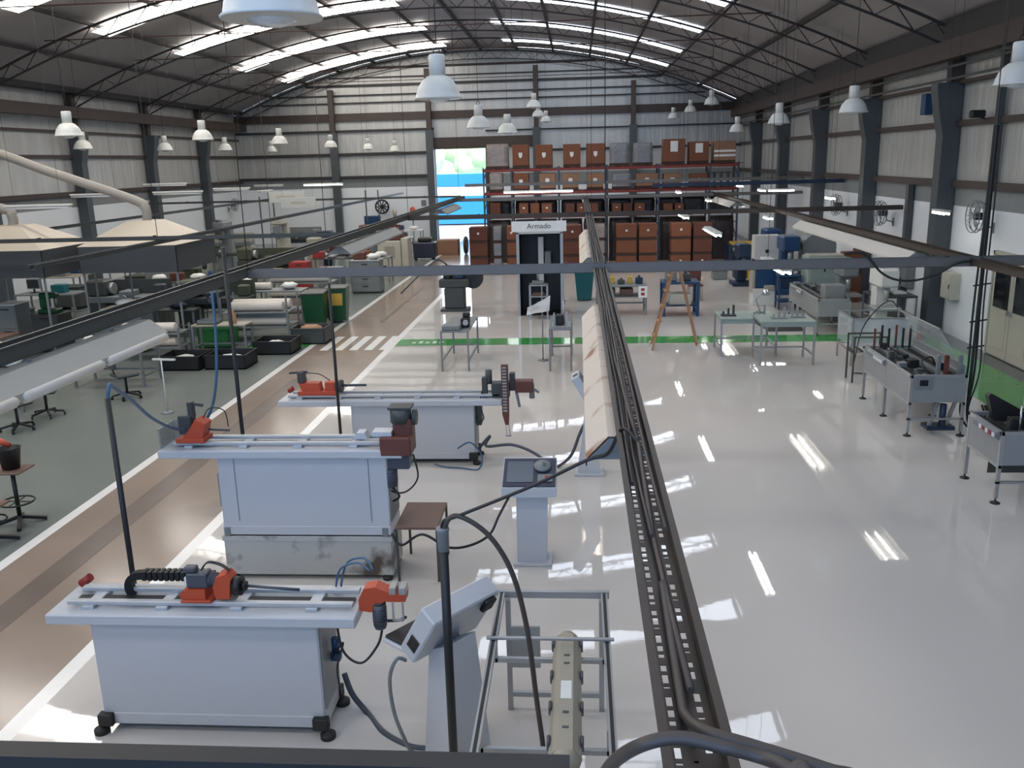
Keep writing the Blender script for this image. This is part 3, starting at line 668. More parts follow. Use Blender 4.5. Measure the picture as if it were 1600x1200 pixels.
# middle bender on its stained plinth
pl = thing('machine_plinth', 'stained white plinth box under the middle bending machine', 'plinth', (-2.88, 8.48, 0))
B().box(-.92, .9, 0, .52, .05, .5, .012).obj('box', 'paint_dirty', pl); B().box(-.93, .91, -.008, .53, .44, .5, .004).obj('lip', 'paint_dirty', pl)
for fx in (-.85, .83):
    for fy in (.03, .49):
        b = B(); foot(b, fx, fy); b.obj('foot', 'rubber', pl)
t, zt, L0, L1 = bender('middle white tube bending machine with seamed front, standing on a stained plinth', -3.78, -1.98, -4.36, -1.80, 8.48, .975, .46, .012, .503)
for x in (-.72, .70): B().box(x, x+.008, -.004, .01, .17, .86).obj('seam', 'machgrey', t)
for fx in (-.86, .84): B().box(fx-.03, fx+.03, -.02, .02, 0, .1, .005).obj('foot', 'machgrey', t)
g = B(); g.box(L0-.0, L0+.02, -.02, .32, zt, zt+.22, .004); g.prism([(L0+.02, zt), (L0+.32, zt+.0), (L0+.3, zt+.22), (L0+.02, zt+.22)], 1, .3, .31); g.obj('end_guard', 'smoked', t)
c = B(); c.box(L0+.18, L0+.48, -.02, .22, zt+.06, zt+.11, .005); c.prism([(L0+.25, zt+.11), (L0+.46, zt+.11), (L0+.5, zt+.26), (L0+.4, zt+.31), (L0+.34, zt+.22)], 1, .0, .18); c = c.obj('carriage', 'orange', t)
q = B(); q.box(L0+.2, L0+.34, .03, .17, zt+.14, zt+.34, .01); q.box(L0+.3, L0+.36, .06, .14, zt+.3, zt+.48, .01); q.bar((L0+.33, .1, zt+.46), (L0+.46, .1, zt+.44), .03, .03); q.obj('motor', 'machdark', c)
q = B(); q.cyl((L0+.5, .09, zt+.18), (L0+.72, .09, zt+.17), .012, 8); q.obj('mandrel', 'motor', c)
B().tube(bez([(L0+.45, .1, zt+.3), (L0+.55, .05, zt+.42), (L0+.68, .1, zt+.38), (L0+.7, .12, zt+.2)], 5), .006, 5).obj('hose', 'black', c)
h = B(); h.box(L1-.22, L1+.1, -.1, .2, zt-.06, zt+.14, .015); h.box(L1-.1, L1+.1, .0, .2, zt+.1, zt+.3, .02); h = h.obj('bending_head', 'redbrown', t)
q = B(); q.cyl((L1-.02, .08, zt+.26), (L1-.02, .08, zt+.4), .11, 16); q.box(L1-.14, L1+.1, .0, .2, zt+.4, zt+.425, .004); q.cyl((L1+.1, .1, zt+.3), (L1+.14, .1, zt+.3), .08, 14); q.obj('turret', 'machdark', h)
q = B(); q.box(L1-.28, L1+.05, .02, .22, zt-.24, zt-.06, .01); motor(q, (L1-.17, .08, zt-.44), 'z', .075, .2); q.obj('motor', 'motor', h)
q = B(); q.prism([(L1-.55, zt+.06), (L1-.38, zt+.06), (L1-.42, zt+.13), (L1-.5, zt+.13)], 1, .1, .24); q.box(L1-.3, L1-.1, -.06, .1, zt+.14, zt+.19, .004); q.obj('cover', 'paint', t)
q = B(); q.tube(bez([(L1+.08, .1, zt-.1), (L1+.12, .08, zt-.35), (L1-.02, .05, zt-.5), (L1-.2, .1, zt-.48), (L1-.28, .2, zt-.3)], 6), .01, 6); q.tube(bez([(L1-.17, .08, zt-.44), (L1-.08, .05, zt-.55), (L1-.25, .2, zt-.68), (L1-.3, .25, zt-.66)], 6), .012, 6); q.obj('hose', 'black', t)
B().box(-.965, -.92, .12, .3, .28, .66, .006).obj('switch_panel', 'panelgrey', t)
# farthest bender with its turning tool arm
t, zt, L0, L1 = bender('farthest white tube bending machine with a tall toothed tool arm', -3.33, -1.52, -4.38, -1.10, 12.2, .985)
c = B(); c.box(L0+.28, L0+.85, .0, .22, zt+.06, zt+.12, .006); c.prism([(L0+.34, zt+.12), (L0+.62, zt+.12), (L0+.6, zt+.24), (L0+.3, zt+.24)], 1, .02, .18); c.box(L0+.68, L0+.84, .03, .18, zt+.11, zt+.25, .01); c = c.obj('carriage', 'orange', t)
q = B(); q.box(L0+.28, L0+.38, .03, .17, zt+.24, zt+.4, .01); q.bar((L0+.15, .1, zt+.38), (L0+.42, .1, zt+.4), .03, .03); q.tube(bez([(L0+.4, .1, zt+.38), (L0+.6, .1, zt+.36), (L0+.75, .1, zt+.26)], 5), .008, 5); q.cyl((L0+.84, .1, zt+.18), (L0+.93, .1, zt+.18), .09, 14); q.obj('motor', 'machdark', c)
B().cyl((L0+.9, .1, zt+.19), (L0+1.28, .1, zt+.19), .02, 8).obj('mandrel', 'motor', c); B().cyl((L0+.05, .3, zt+.05), (L0+.12, .3, zt+.1), .035, 8).obj('stop_knob', 'binred', t)
h = B(); h.box(L1-.16, L1+.1, .02, .2, zt+.0, zt+.22, .012); h.cyl((L1-.2, .1, zt+.2), (L1-.2, .1, zt+.4), .05, 10); h.box(L1-.3, L1-.22, .05, .15, zt-.02, zt+.3, .01); h.box(L1+.1, L1+.18, .04, .16, zt+.1, zt+.36, .01); h = h.obj('bending_head', 'machdark', t)
B().box(L1+.18, L1+.44, .0, .18, zt+.08, zt+.25, .012).obj('pressure_slide', 'redbrown', h)
q = B(); q.cyl((L1+.42, .09, zt-.02), (L1+.42, .09, zt+.2), .04, 10); q.bar((L1+.2, .05, zt+.08), (L1+.24, .05, zt-.14), .04, .03); q.bar((L1+.44, .09, zt+.12), (L1+.52, .09, zt+.06), .03, .03); q.obj('clamp', 'machgrey', h)
arm = B(); arm.prism([(L1+.0, zt+.52), (L1+.1, zt+.52), (L1+.1, zt-.2), (L1+.09, zt-.36), (L1+.04, zt-.36), (L1+.0, zt-.2)], 1, -.12, -.06); arm = arm.obj('tool_arm', 'redbrown', t)
q = B()
for i in range(15): q.box(L1+.015, L1+.075, -.135, -.12, zt+.47-i*.045, zt+.495-i*.045)
q.obj('teeth', 'alu', arm)
q = B(); q.bar((L1+.05, -.1, zt-.36), (L1+.055, -.12, zt-.52), .012, .012); q.bar((L1+.09, -.1, zt-.36), (L1+.105, -.12, zt-.52), .012, .012); q.bar((L1+.04, -.12, zt-.52), (L1+.12, -.12, zt-.52), .03, .02); q.obj('hook', 'alu', arm)
B().box(.92, 1.0, .1, .3, .55, .85, .01).obj('switch_box', 'machdark', t)
q = B(); q.tube(bez([(L1-.3, .05, zt+.1), (L1-.33, .0, zt-.1), (L1-.28, .0, zt-.3), (L1-.42, .05, zt-.36), (1.0, .15, .75)], 6), .009, 6); q.obj('hose', 'black', t)
# coiled air hoses and floor cables
cable('thin blue air hose coiled at the foot of the farthest bending machine', [(-1.75, 12.0, .3), (-1.55, 11.9, .42), (-1.4, 11.95, .2), (-1.45, 11.9, .02), (-1.7, 11.95, .02), (-1.95, 12.0, .02), (-2.1, 12.02, .05)], .012, 'bluehose')
cable('grey cable from the farthest bending machine to the slim console', [(-1.48, 12.3, .2), (-1.3, 12.2, .42), PY(760, 697, 12.2), PY(800, 695, 12.1), PY(835, 708, 12.0), PY(860, 728, 11.9), PZ(870, 730), PY(892, 712, 11.8), PY(905, 680, 11.75), (.06, 11.75, .72)], .022, 'motor')
cable('black cable looping from the middle bending machine to the screen console', [(-1.96, 8.42, .56), (-1.85, 8.36, .46), PY(660, 835, 8.33), PY(700, 855, 8.33), PY(735, 852, 8.45), PY(765, 835, 8.6), PY(780, 805, 8.7), (-.72, 8.85, .88)], .014)
cable('fat grey conduit on the floor from the nearest bending machine to its console', [(-1.92, 6.25, .3), (-1.85, 6.2, .14), PZ(575, 1115), PZ(600, 1145), PZ(640, 1166), PZ(672, 1170)], .024, 'motor')
cable('grey cable hanging from the nearest console head to the floor', [(-1.25, 5.55, .86), PY(620, 1030, 5.5), PY(609, 1060, 5.5), PY(615, 1110, 5.5), PY(630, 1150, 5.5), PZ(645, 1175), PZ(668, 1172)], .014, 'machgrey')
# control consoles
t = thing('control_console', 'nearest control console, grey pedestal with tilted head seen from behind', 'control console', (-.93, 5.72, 0), math.radians(52))
b = B(); b.add([(-.19, -.16, 0), (.19, -.16, 0), (.19, .16, 0), (-.19, .16, 0), (-.13, -.10, .98), (.13, -.10, .98), (.13, .12, .86), (-.13, .12, .86)], [(0, 1, 2, 3), (4, 5, 6, 7), (0, 1, 5, 4), (1, 2, 6, 5), (2, 3, 7, 6), (3, 0, 4, 7)]); b.obj('pedestal', 'paint', t)
TT = Matrix.Translation((0, .05, 1.07)) @ Matrix.Rotation(math.radians(-57), 4, 'X')
def tb(): q = B(); q.T = TT; return q
hd = tb().box(-.3, .36, -.24, .24, -.08, .08, .012).obj('head', 'paint', t)
tb().box(-.26, .32, -.2, .2, .08, .088, .003).obj('screen', 'screen', hd); tb().box(-.308, -.3, .02, .14, -.05, .04, .003).obj('connector', 'black', hd); tb().box(.2, .31, -.22, -.1, -.12, -.08, .01).obj('vent', 'black', hd)
b = B(); b.box(-.26, .2, .24, .5, .84, .875, .01); b.obj('keyboard_shelf', 'paint', t); B().box(-.24, .18, .27, .48, .876, .9, .005).obj('keyboard', 'black', t)
t = thing('control_console', 'control console with screen and handwheel facing the camera, by the middle bending machine', 'control console', (-.53, 8.98, 0))
b = B(); b.add([(-.16, -.1, .03), (.16, -.1, .03), (.16, .16, .03), (-.16, .16, .03), (-.16, -.06, .84), (.18, -.06, .84), (.18, .14, .84), (-.16, .14, .84)], [(0, 1, 2, 3), (4, 5, 6, 7), (0, 1, 5, 4), (1, 2, 6, 5), (2, 3, 7, 6), (3, 0, 4, 7)]); b.obj('pedestal', 'paint', t)
b = B(); b.box(-.2, .22, -.16, .2, 0, .035, .006); b.obj('base', 'paint', t)
b = B(); b.prism([(-.24, .84), (.2, .84), (.24, 1.12), (-.24, .94)], 0, -.3, .28); hd = b.obj('head', 'paint', t)
sl = math.atan2(.18, .48)
def onslope(b_): b_.T = Matrix.Translation((0, -.24, .941)) @ Matrix.Rotation(sl, 4, 'X'); return b_
onslope(B()).box(-.29, .27, .02, .48, 0, .015, .003).obj('fascia', 'navy', hd); onslope(B()).box(-.25, .03, .08, .42, .016, .02).obj('screen', 'screen', hd)
b = onslope(B()); b.lathe([(.09, .015), (.095, .04), (.07, .05), (.02, .05), (.02, .075), (.001, .075)], (.13, .33, 0), 18); b.box(.08, .24, .08, .2, .016, .03, .004); b.obj('handwheel', 'machgrey', hd)
onslope(B()).box(.16, .19, .12, .16, .03, .045).obj('stop_button', 'binred', hd)
t = thing('control_console', 'slim white control console standing behind the rusty reflector light', 'control console', (.06, 11.8, 0))
b = B(); b.box(-.13, .27, -.16, .18, 0, .04, .006); b.obj('base', 'paint', t)
b = B(); b.prism([(-.09, .04), (.22, .04), (.16, .95), (.02, .95)], 1, -.12, .12); b.obj('pedestal', 'paint', t)
b = B(); b.T = Matrix.Translation((.04, 0, 1.17)) @ Matrix.Rotation(math.radians(60), 4, 'Y'); b.box(-.3, .3, -.17, .17, -.07, .05, .012); hd = b.obj('head', 'paint', t)
b = B(); b.T = Matrix.Translation((.04, 0, 1.17)) @ Matrix.Rotation(math.radians(60), 4, 'Y'); b.box(-.27, .27, -.15, .15, .05, .06); b.obj('screen', 'screen', hd)
b = B(); b.T = Matrix.Translation((.04, 0, 1.17)) @ Matrix.Rotation(math.radians(60), 4, 'Y'); b.box(-.305, -.3, -.1, .02, -.04, .03); b.obj('vent', 'black', hd)

# aluminium profile frame with the beige fitting on it
t = thing('profile_frame', 'aluminium profile frame stand in the foreground beside the nearest console', 'frame stand', (-.2, 5.4, 0))
for nm, x in (('left', -.42), ('right', .38)):
    b = B(); b.box(x-.025, x+.025, -1.25, .9, .97, 1.01); r = b.obj('side_rail', 'alu', t)
    B().box(x-.011, x+.011, -1.25, .9, 1.0101, 1.0125).obj('groove', 'black', r)
b = B(); b.box(-.46, .42, .9, .94, .96, 1.02, .004); b.obj('end_rail', 'alu', t)
b = B(); b.box(-.47, .43, .18, .205, 1.013, 1.035, .004); b.obj('cross_bar', 'alu', t)
b = B(); b.box(-.42, .42, -1.25, -1.2, .96, 1.02, .004); b.obj('end_rail', 'alu', t)
for x in (-.37, .36):
    for y in (.86, -1.15): B().box(x-.02, x+.02, y-.02, y+.02, 0, .97).obj('leg', 'alu', t)
for y in (.86, -1.15): B().box(-.37, .36, y-.018, y+.018, .12, .16).obj('stretcher', 'alu', t)
B().box(-.35, -.12, .78, .8, .42, .78, .004).obj('sheet', 'reflector_blue', t)
for y in (-.75, .25):
    b = B(); b.box(-.42, .38, y-.015, y+.015, .80, .838, .003)
    for x in (-.42, .36): b.box(x-.01, x+.02, y-.015, y+.015, .80, .97)
    b.obj('bearer', 'alu', t)
t = thing('sealed_luminaire', 'beige sealed batten luminaire with dark side clips lying in the profile frame', 'light fixture', (-.10, 4.42, .839))
b = B(); b.prism([(-.085, 0), (.085, 0), (.1, .05), (.075, .1), (.045, .125), (-.045, .125), (-.075, .1), (-.1, .05)], 1, .05, 1.35)
b.lathe([(.085, 0), (.095, .05), (.07, .1), (.045, .124), (.001, .125)], (0, 1.35, 0), 16); b.lathe([(.085, 0), (.095, .05), (.07, .1), (.045, .124), (.001, .125)], (0, .05, 0), 16)
b.obj('housing', 'beige', t)
for s in (-1, 1):
    for y in (.2, .55, .9, 1.3): B().box(s*.09, s*.112, y-.04, y+.04, .02, .09, .008).obj('clip', 'motor', t)
B().box(-.035, .035, .55, .75, .126, .1275).obj('type_label', 'label', t)
for y in (.25, .4, .95, 1.05): B().box(-.02, .02, y, y+.02, .125, .131, .003).obj('screw', 'motor', t)
# ================================================================== pallet rack and boxes
RY = 38.0
t = thing('pallet_rack', 'tall pallet rack full of cardboard boxes across the back of the hall', 'rack', (1.4, RY, 0))
UPX = [PY(q, 260, RY).x-1.4 for q in (755, 798.5, 872.5, 949, 1030, 1110, 1154)]
for x in UPX:
    b = B()
    for y in (.0, 1.15):
        b.box(x-.035, x+.035, y-.04, y+.04, 0, 4.0)
    for k in range(6): b.bar((x, .0, .3+k*.62), (x, 1.15, .3+k*.62+(.5 if k % 2 else -.0)), .03, .03)
    b.obj('upright', 'rackblue', t)
for z, m, x1 in ((3.88, 'rackorange', 5.25), (2.93, 'rackorange', 5.25), (1.95, 'rackorange', 3.4), (2.68, 'machdark', 5.25)):
    for y in (0, 1.15):
        B().box(-5.35, x1, y-.03, y+.03, z-.06, z+.06, .01).obj('beam', m, t)
for z in (3.935, 2.985, 2.0):
    b = B(); k = -5.3
    while k < 5.2: b.box(k, k+.24, .0, 1.2, z, z+.02); k += .42
    b.obj('decking', 'steel_dark', t)
def carton(label, p, w, d, h, m, group, kind='label', pal=True):
    t = thing('cardboard_box' if m.startswith('card') else 'wrapped_pallet_load', label, 'box' if m.startswith('card') else 'wrapped load', p, 0, group)
    z0 = 0
    if pal:
        b = B(); z0 = .11
        for yy in (.02, d/2-.04, d-.1): b.box(-w/2, w/2, yy, yy+.08, 0, .09)
        b.box(-w/2, w/2, 0, d, .09, .11); b.obj('pallet', 'pallet', t)
    if m.startswith('card'):
        b = B().box(-w/2, w/2, 0, d, z0, h, .012); b.obj('carton', m, t)
        B().box(-w/2+.002, w/2-.002, d*.45, d*.55, h, h+.003).obj('tape', 'card_pale', t)
        if kind == 'shield': B().prism([(-.08, h*.66), (.08, h*.66), (.07, h*.5), (0, h*.42), (-.07, h*.5)], 1, -.006, 0, 0).obj('label', 'label', t)
        elif kind == 'label': B().box(-.08, .08, -.006, 0, h*.45, h*.72).obj('label', 'label', t)
        elif kind == 'big': B().box(-.15, .15, -.006, 0, h*.5, h*.92).obj('label', 'label', t)
        elif kind == 'bands':
            for zz in (.3, .5): B().box(-w/2+.01, w/2-.01, -.006, 0, h*zz, h*(zz+.1)).obj('band', 'label', t)
        elif kind == 'dot': B().box(-.04, .04, -.006, 0, h*.55, h*.68).obj('label', 'label', t)
    else:
        b = B(); b.T = Matrix.Translation((0, d/2, z0)); n = 12; rd = random.Random(len(label)+int(p[0]*10)); v = []
        for k in range(7):
            zz = (h-z0)*k/6; s = 1-.06*(k == 6)
            for i in range(n*2):
                a = 2*PI*i/(n*2); q = max(abs(math.cos(a)), abs(math.sin(a))); v.append((w/2*s*math.cos(a)/q*(1-.04*rd.random()), d/2*s*math.sin(a)/q*(1-.04*rd.random()), zz))
        N2 = n*2; b.add(v, [(k*N2+i, k*N2+(i+1) % N2, (k+1)*N2+(i+1) % N2, (k+1)*N2+i) for k in range(6) for i in range(N2)], 0, True); b.add(v[-N2:], [list(range(N2))])
        b.obj('load', m, t)
    return t
def px_carton(label, x0, x1, yt, yb, Y, m, group, kind='label', z=None, d=.8, pal=True):
    a = PY(x0, yb, Y); c = PY(x1, yb, Y); top = PY((x0+x1)/2, yt, Y); z0 = a.z if z is None else z
    return carton(label, ((a.x+c.x)/2, Y, z0), c.x-a.x, d, top.z-z0, m, group, kind, pal)
top = [(760, 794, 225, 'wrap', ''), (801, 826, 226, 'card', 'shield'), (837, 863, 226, 'card', 'shield'), (880, 907, 225, 'card', 'shield'), (916, 945, 224, 'card', 'shield'), (953, 983, 223, 'wrapgrey', ''), (990, 1020, 223, 'wrapgrey', ''), (1036, 1070, 217, 'card', 'big'), (1077, 1107, 221, 'card', 'big'), (1115, 1149, 220, 'card_pale', 'bands')]
for i, (a, c, y, m, k) in enumerate(top):
    px_carton('%s, %s from left on the rack\'s top level' % ({'wrap': 'film-wrapped carton load', 'wrapgrey': 'grey film-wrapped load', 'card': 'brown box with a pale shield label' if k == 'shield' else 'orange-brown box with a big white sheet', 'card_pale': 'box with white bands'}[m], ORD[i]), a, c, y, 257, RY-.08, m, 'boxes on the top rack level', k, 3.956)
mid = [(765, 785, 'wrap', ''), (802.5, 826, 'card', 'shield'), (843, 868, 'card_pale', 'label'), (879, 904, 'card_pale', 'label'), (917, 943, 'card_pale', 'label'), (957, 986, 'wrapgrey', ''), (994, 1028, 'card_pale', 'label'), (1037, 1064, 'card_pale', 'label'), (1079, 1105, 'card', 'dot')]
for i, (a, c, m, k) in enumerate(mid):
    px_carton('%s, %s from left on the rack\'s second level' % ({'wrap': 'film-wrapped load', 'wrapgrey': 'dark film-wrapped load', 'card': 'orange-brown labelled box', 'card_pale': 'pale brown labelled box'}[m], ORD[i]), a, c, 271, 294, RY-.06, m, 'boxes on the second rack level', k, 3.006)
x = 758; i = -1
while x < 1062:
    if any(abs(PY(x+d, 330, RY).x-1.4-u) < .2 for u in UPX for d in (0, 8, 16)): x += 4; continue
    i += 1
    px_carton('small brown carton, %s from the left in the low row of the pallet rack' % ORD[i], x, x+(14 if i % 3 else 16), 318, 334, RY-.06, 'card' if i % 4 else 'card_dark', 'small cartons in the low rack row', 'dot' if i % 2 else '', 2.021, .8, False); x += 17.5
t = thing('frame_stack', 'dark metal frames at the right end of the second rack level', 'metal frames', (5.9, RY+.05, 3.006))
for k in range(4): b = B(); b.box(-.5+k*.28, -.47+k*.28, 0, .7, 0, .6); b.box(-.5+k*.28, -.25+k*.28, 0, .03, .55, .6); b.box(-.5+k*.28, -.25+k*.28, 0, .03, 0, .04); b.obj('frame', 'machdark', t)
stacks = [(733, 762, 'card_dark', 'darkest'), (765, 789, 'wrapgrey', 'film-wrapped'), (786, 812, 'card', 'orange'), (880, 909, 'card_dark', 'dark'), (963, 995, 'card', 'brown'), (998, 1027, 'card', 'brown'), (1048, 1080, 'card', 'brown'), (1083, 1113, 'card_dark', 'dark brown'), (925, 948, 'wrap', 'film-wrapped')]
desc = ['at the loading door', 'beside the stack at the door', 'just left of the Armado booth', 'just right of the Armado booth', 'left of the pair in the middle', 'right of the pair in the middle', 'left of the pair at right', 'right of the pair at right', 'behind the rusty far reflector light']
for (a, c, m, w), ds in zip(stacks, desc):
    for k, (zt, nm) in enumerate(((.56, 'bottom'), (1.16, 'middle'), (1.78, 'top'))):
        z0 = (0, .562, 1.162)[k]
        p = PY(a, 380, 34.8); q = PY(c, 380, 34.8)
        carton('%s %s, %s of floor stack %s' % (w, 'box' if m.startswith('card') else 'load', nm, ds), ((p.x+q.x)/2, 34.8+(.25 if m == 'wrap' else 0)+(.06 if a == 786 else 0), z0), q.x-p.x-.02-(.28 if a in (765, 786) else 0), .8, zt-z0, m, 'box stacks on the floor before the rack', 'dot' if (k == 2 or (k == 0 and a > 1000)) else '', True)
for lv, z0, h, y0, d, nm in ((0, 0, 1.8, .15, .8, 'floor'), (1, 2.021, .56, .8, .3, 'low')):
    k = 0
    for u, w in zip(UPX, UPX[1:]):
        u += 1.4+.06; w += 1.4-.06; q = 2 if w-u > 1.4 else 1
        for e in range(q):
            carton('dark film-wrapped load, %s from left in the rear %s row' % (ORD[k], nm), (u+(w-u)*(e+.5)/q, RY+y0, z0), (w-u)/q-.04, d, h, 'wrapdark', 'dark loads behind the boxes', '', lv == 0); k += 1
# ------------------------------------------------------------------ booth with its sign
BY = 24.8
t = thing('booth', 'dark open booth with grey posts under the white Armado sign', 'booth', (-1.06, BY, 0))
for x in (-.62, .6): B().box(x-.04, x+.04, -.04, .04, 0, 2.34, .004).obj('post', 'alu', t); B().box(x-.03, x+.03, .95, 1.01, 0, 2.3, .004).obj('post', 'alu', t)
B().box(-.62, .6, .96, 1.0, 0, 2.3).obj('back_panel', 'black', t); B().box(-.60, -.585, .04, .96, 0, 2.3).obj('side_panel', 'black', t); B().box(.565, .58, .04, .96, 0, 2.3).obj('side_panel', 'black', t)
B().box(-.58, .56, .02, .95, .0, .012).obj('floor_mat', 'black', t); B().box(-.66, .64, -.04, 1.0, 2.3, 2.36).obj('roof', 'lampwhite', t)
q = B().box(-.09, .07, .7, .76, .8, 2.15, .01).obj('column_gauge', 'label', t); B().box(.1, .28, .6, .78, 1.35, 1.75, .01).obj('meter', 'machgrey', t)
s = tag(B().box(-.78, .74, -.03, 0, 0, .29, .006).obj('sign', 'white', None, (-1.06, BY-.05, 2.36)), 'white sign reading Armado on top of the dark booth', 'sign')
def text(body, size, loc, m, parent, rx=PI/2, rz=0):
    c = bpy.data.curves.new('lettering', 'FONT'); c.body = body; c.size = size; c.extrude = .002; c.align_x = 'CENTER'; c.align_y = 'CENTER'
    c.materials.append(MATS[m]); o = bpy.data.objects.new('tmp', c); COL.objects.link(o)
    me = bpy.data.meshes.new_from_object(o.evaluated_get(bpy.context.evaluated_depsgraph_get())); bpy.data.objects.remove(o)
    o = bpy.data.objects.new('lettering', me); COL.objects.link(o); o.parent = parent; o.location = loc; o.rotation_euler = (rx, 0, rz); return o
text('Armado', .2, (-.02, -.034, .15), 'ink', s)
t = thing('shelf_trolley', 'grey two-shelf trolley standing in front of the dark booth', 'trolley', (-1.1, 24.35, 0))
for x in (-.24, .24):
    for y in (-.2, .2): B().box(x-.02, x+.02, y-.02, y+.02, 0, .95).obj('leg', 'alu', t)
for z in (.3, .62, .93): B().box(-.26, .26, -.22, .22, z, z+.025, .004).obj('shelf', 'alu', t)
B().box(-.15, .15, -.12, .12, .646, .72, .01).obj('box', 'woodtop', t); B().box(-.05, .18, -.1, .1, .326, .46, .01).obj('box', 'beige', t)
t = thing('measuring_stand', 'small grey measuring stand on top of the shelf trolley', 'instrument', (-1.12, 24.35, .956))
B().box(-.16, .16, -.12, .12, 0, .09, .01).obj('base', 'machgrey', t); B().cyl((0, .05, .09), (0, .05, .55), .03, 10).obj('column', 'alu', t); B().box(-.05, .05, -.1, .08, .36, .46, .01).obj('head', 'machgrey', t)
t = thing('waste_bin', 'teal wheeled waste bin beside the middle cable tray', 'bin', (.2, 27.6, 0))
b = B(); b.add([(-.24, -.26, .03), (.2, -.26, .03), (.2, .26, .03), (-.24, .26, .03), (-.32, -.33, .92), (.28, -.33, .92), (.28, .33, .92), (-.32, .33, .92)], [(0, 1, 2, 3), (4, 5, 6, 7), (0, 1, 5, 4), (1, 2, 6, 5), (2, 3, 7, 6), (3, 0, 4, 7)]); b.obj('body', 'teal', t)
B().box(-.34, .3, -.36, .36, .92, .98, .02).obj('lid', 'teal', t)
for x in (-.2, .16): B().cyl((x, .26, .08), (x+.04, .26, .08), .08, 12).obj('wheel', 'rubber', t)
def table(name, label, x0, x1, y0, y1, h, top, leg='alu', th=.04, shelf=None, r=.02, aprn=.0, stretch=True, cat='table', group=None, mt=None):
    cx, cy = (x0+x1)/2, (y0+y1)/2; t = thing(name, label, cat, (cx, cy, 0), 0, group); a, c = (x1-x0)/2, (y1-y0)/2
    B().box(-a, a, -c, c, h-th, h, .005).obj('tabletop', top, t)
    if aprn: B().box(-a, a, -c-.005, -c+.015, h-th-aprn, h-th).obj('apron', mt or top, t)
    for sx in (-1, 1):
        for sy in (-1, 1):
            B().box(sx*(a-r)-r, sx*(a-r)+r, sy*(c-r)-r, sy*(c-r)+r, 0.0, h-th).obj('leg', leg, t)
    if stretch:
        b = B()
        for sx in (-1, 1): b.box(sx*(a-r)-r*.7, sx*(a-r)+r*.7, -c+r, c-r, .2, .2+r*1.6)
        b.box(-a+r, a-r, c-2*r, c-.5*r, .2, .2+r*1.6); b.obj('stretcher', leg, t)
    if shelf: B().box(-a+.02, a-.02, -c+.02, c-.02, shelf, shelf+.02).obj('shelf', top, t)
    return t
table('side_table', 'small brown side table at the right end of the middle bending machine', -1.93, -1.48, 8.45, 9.15, .62, 'woodtop', 'machdark', .03, None, .012, 0, False)
table('work_table', 'grey tall narrow table left of the middle, standing across the green line', -2.9, -2.3, 18.03, 19.85, .86, 'machgrey', 'machgrey', .03, None, .018)
tag(B().box(-.19, .19, -.2, .2, 0, .1, .01).obj('tray', 'machgrey', None, (-2.68, 18.3, .86)), 'grey shallow tray on the near end of the tall narrow table', 'tray')
t = thing('work_lamp', 'small black gadget with bright lens on the right of the narrow table', 'instrument', (-2.42, 18.55, .86))
B().box(-.09, .09, -.12, .12, 0, .2, .02).obj('body', 'black', t); B().cyl((.02, -.13, .12), (.02, -.2, .12), .06, 12).obj('lens', 'chrome', t); B().box(-.06, .1, .0, .1, .2, .3, .02).obj('top', 'black', t)
t = thing('grinding_machine', 'dark pedestal machine with round disc in front of the bright door reflection', 'machine', (-3.65, 25.9, 0))
b = B(); b.box(-.42, .42, -.28, .28, 0, .08, .01); b.box(-.3, .3, -.22, .22, .08, .7, .03); b.obj('pedestal', 'machdark', t)
b = B(); b.box(-.45, .45, -.22, .22, .7, .95, .03); b.cyl((-.2, 0, .95), (-.2, 0, 1.35), .14, 14); b.obj('head', 'machdark', t)
b = B(); b.cyl((.55, -.06, .95), (.55, .06, .95), .3, 24); b.cyl((.55, -.1, .95), (.55, .1, .95), .06, 12); b.obj('disc', 'black', t); b = B(); b.bar((.3, 0, .9), (.6, 0, .95), .06, .06); b.obj('arm', 'machdark', t)
b = B(); b.box(-.05, .3, -.2, .2, .95, 1.25, .04); b.obj('housing', 'bluedark', t); b = B(); b.tube(bez([(-.2, 0, 1.35), (-.5, -.1, 1.5), (-1.0, -.2, 1.1), (-1.6, -.2, .55)], 5), .02, 6); b.obj('hose', 'bluedark', t)
table('work_table', 'small grey stand with side panels right of the dark booth', -.62, -.14, 17.95, 19.5, .9, 'machgrey', 'machgrey', .03, None, .02)
t = thing('assembly_jig', 'metal jig with black box on the small grey stand', 'instrument', (-.36, 18.35, .9))
B().box(-.2, .2, -.3, .3, 0, .03, .004).obj('plate', 'alu', t); B().box(-.12, .04, -.15, .1, .03, .24, .02).obj('box', 'black', t); b = B(); b.box(.08, .13, -.2, -.1, .03, .32); b.box(-.17, -.14, -.2, .1, .03, .26); b.cyl((.05, .15, .03), (.05, .15, .5), .025, 8); b.cyl((.05, .15, .5), (.14, .1, .55), .02, 8); b.obj('post', 'alu', t)
t = thing('plastic_sheet', 'crumpled white plastic sheet hanging at the small grey stand', 'plastic sheet', PY(862, 487, 18.9))
t.location = (-.85, 19.0, .0)
b = B(); b.cyl((.06, 0, 0), (.06, 0, 1.65), .014, 8); b.lathe([(.12, 0), (.12, .02), (.02, .03)], (.06, 0, 0), 12); b.obj('stand', 'machgrey', t)
b = B(); n = 9; rd = random.Random(5); v = []
for i in range(n):
    for j in range(n):
        u = i/(n-1); w = j/(n-1); v.append((-.26+u*.5-(1-w)*.02, -.06+.05*math.sin(5*u+3*w)+rd.uniform(-.02, .02), 1.02+w*.42*(.4+.6*u)+.1*u*(1-w)))
for q in range(2):
    vv = [(x, y+q*.02, z) for x, y, z in v]; b.add(vv, [(i*n+j, i*n+j+1, (i+1)*n+j+1, (i+1)*n+j) for i in range(n-1) for j in range(n-1)], 0, True)
b.obj('sheet', 'bag', t)
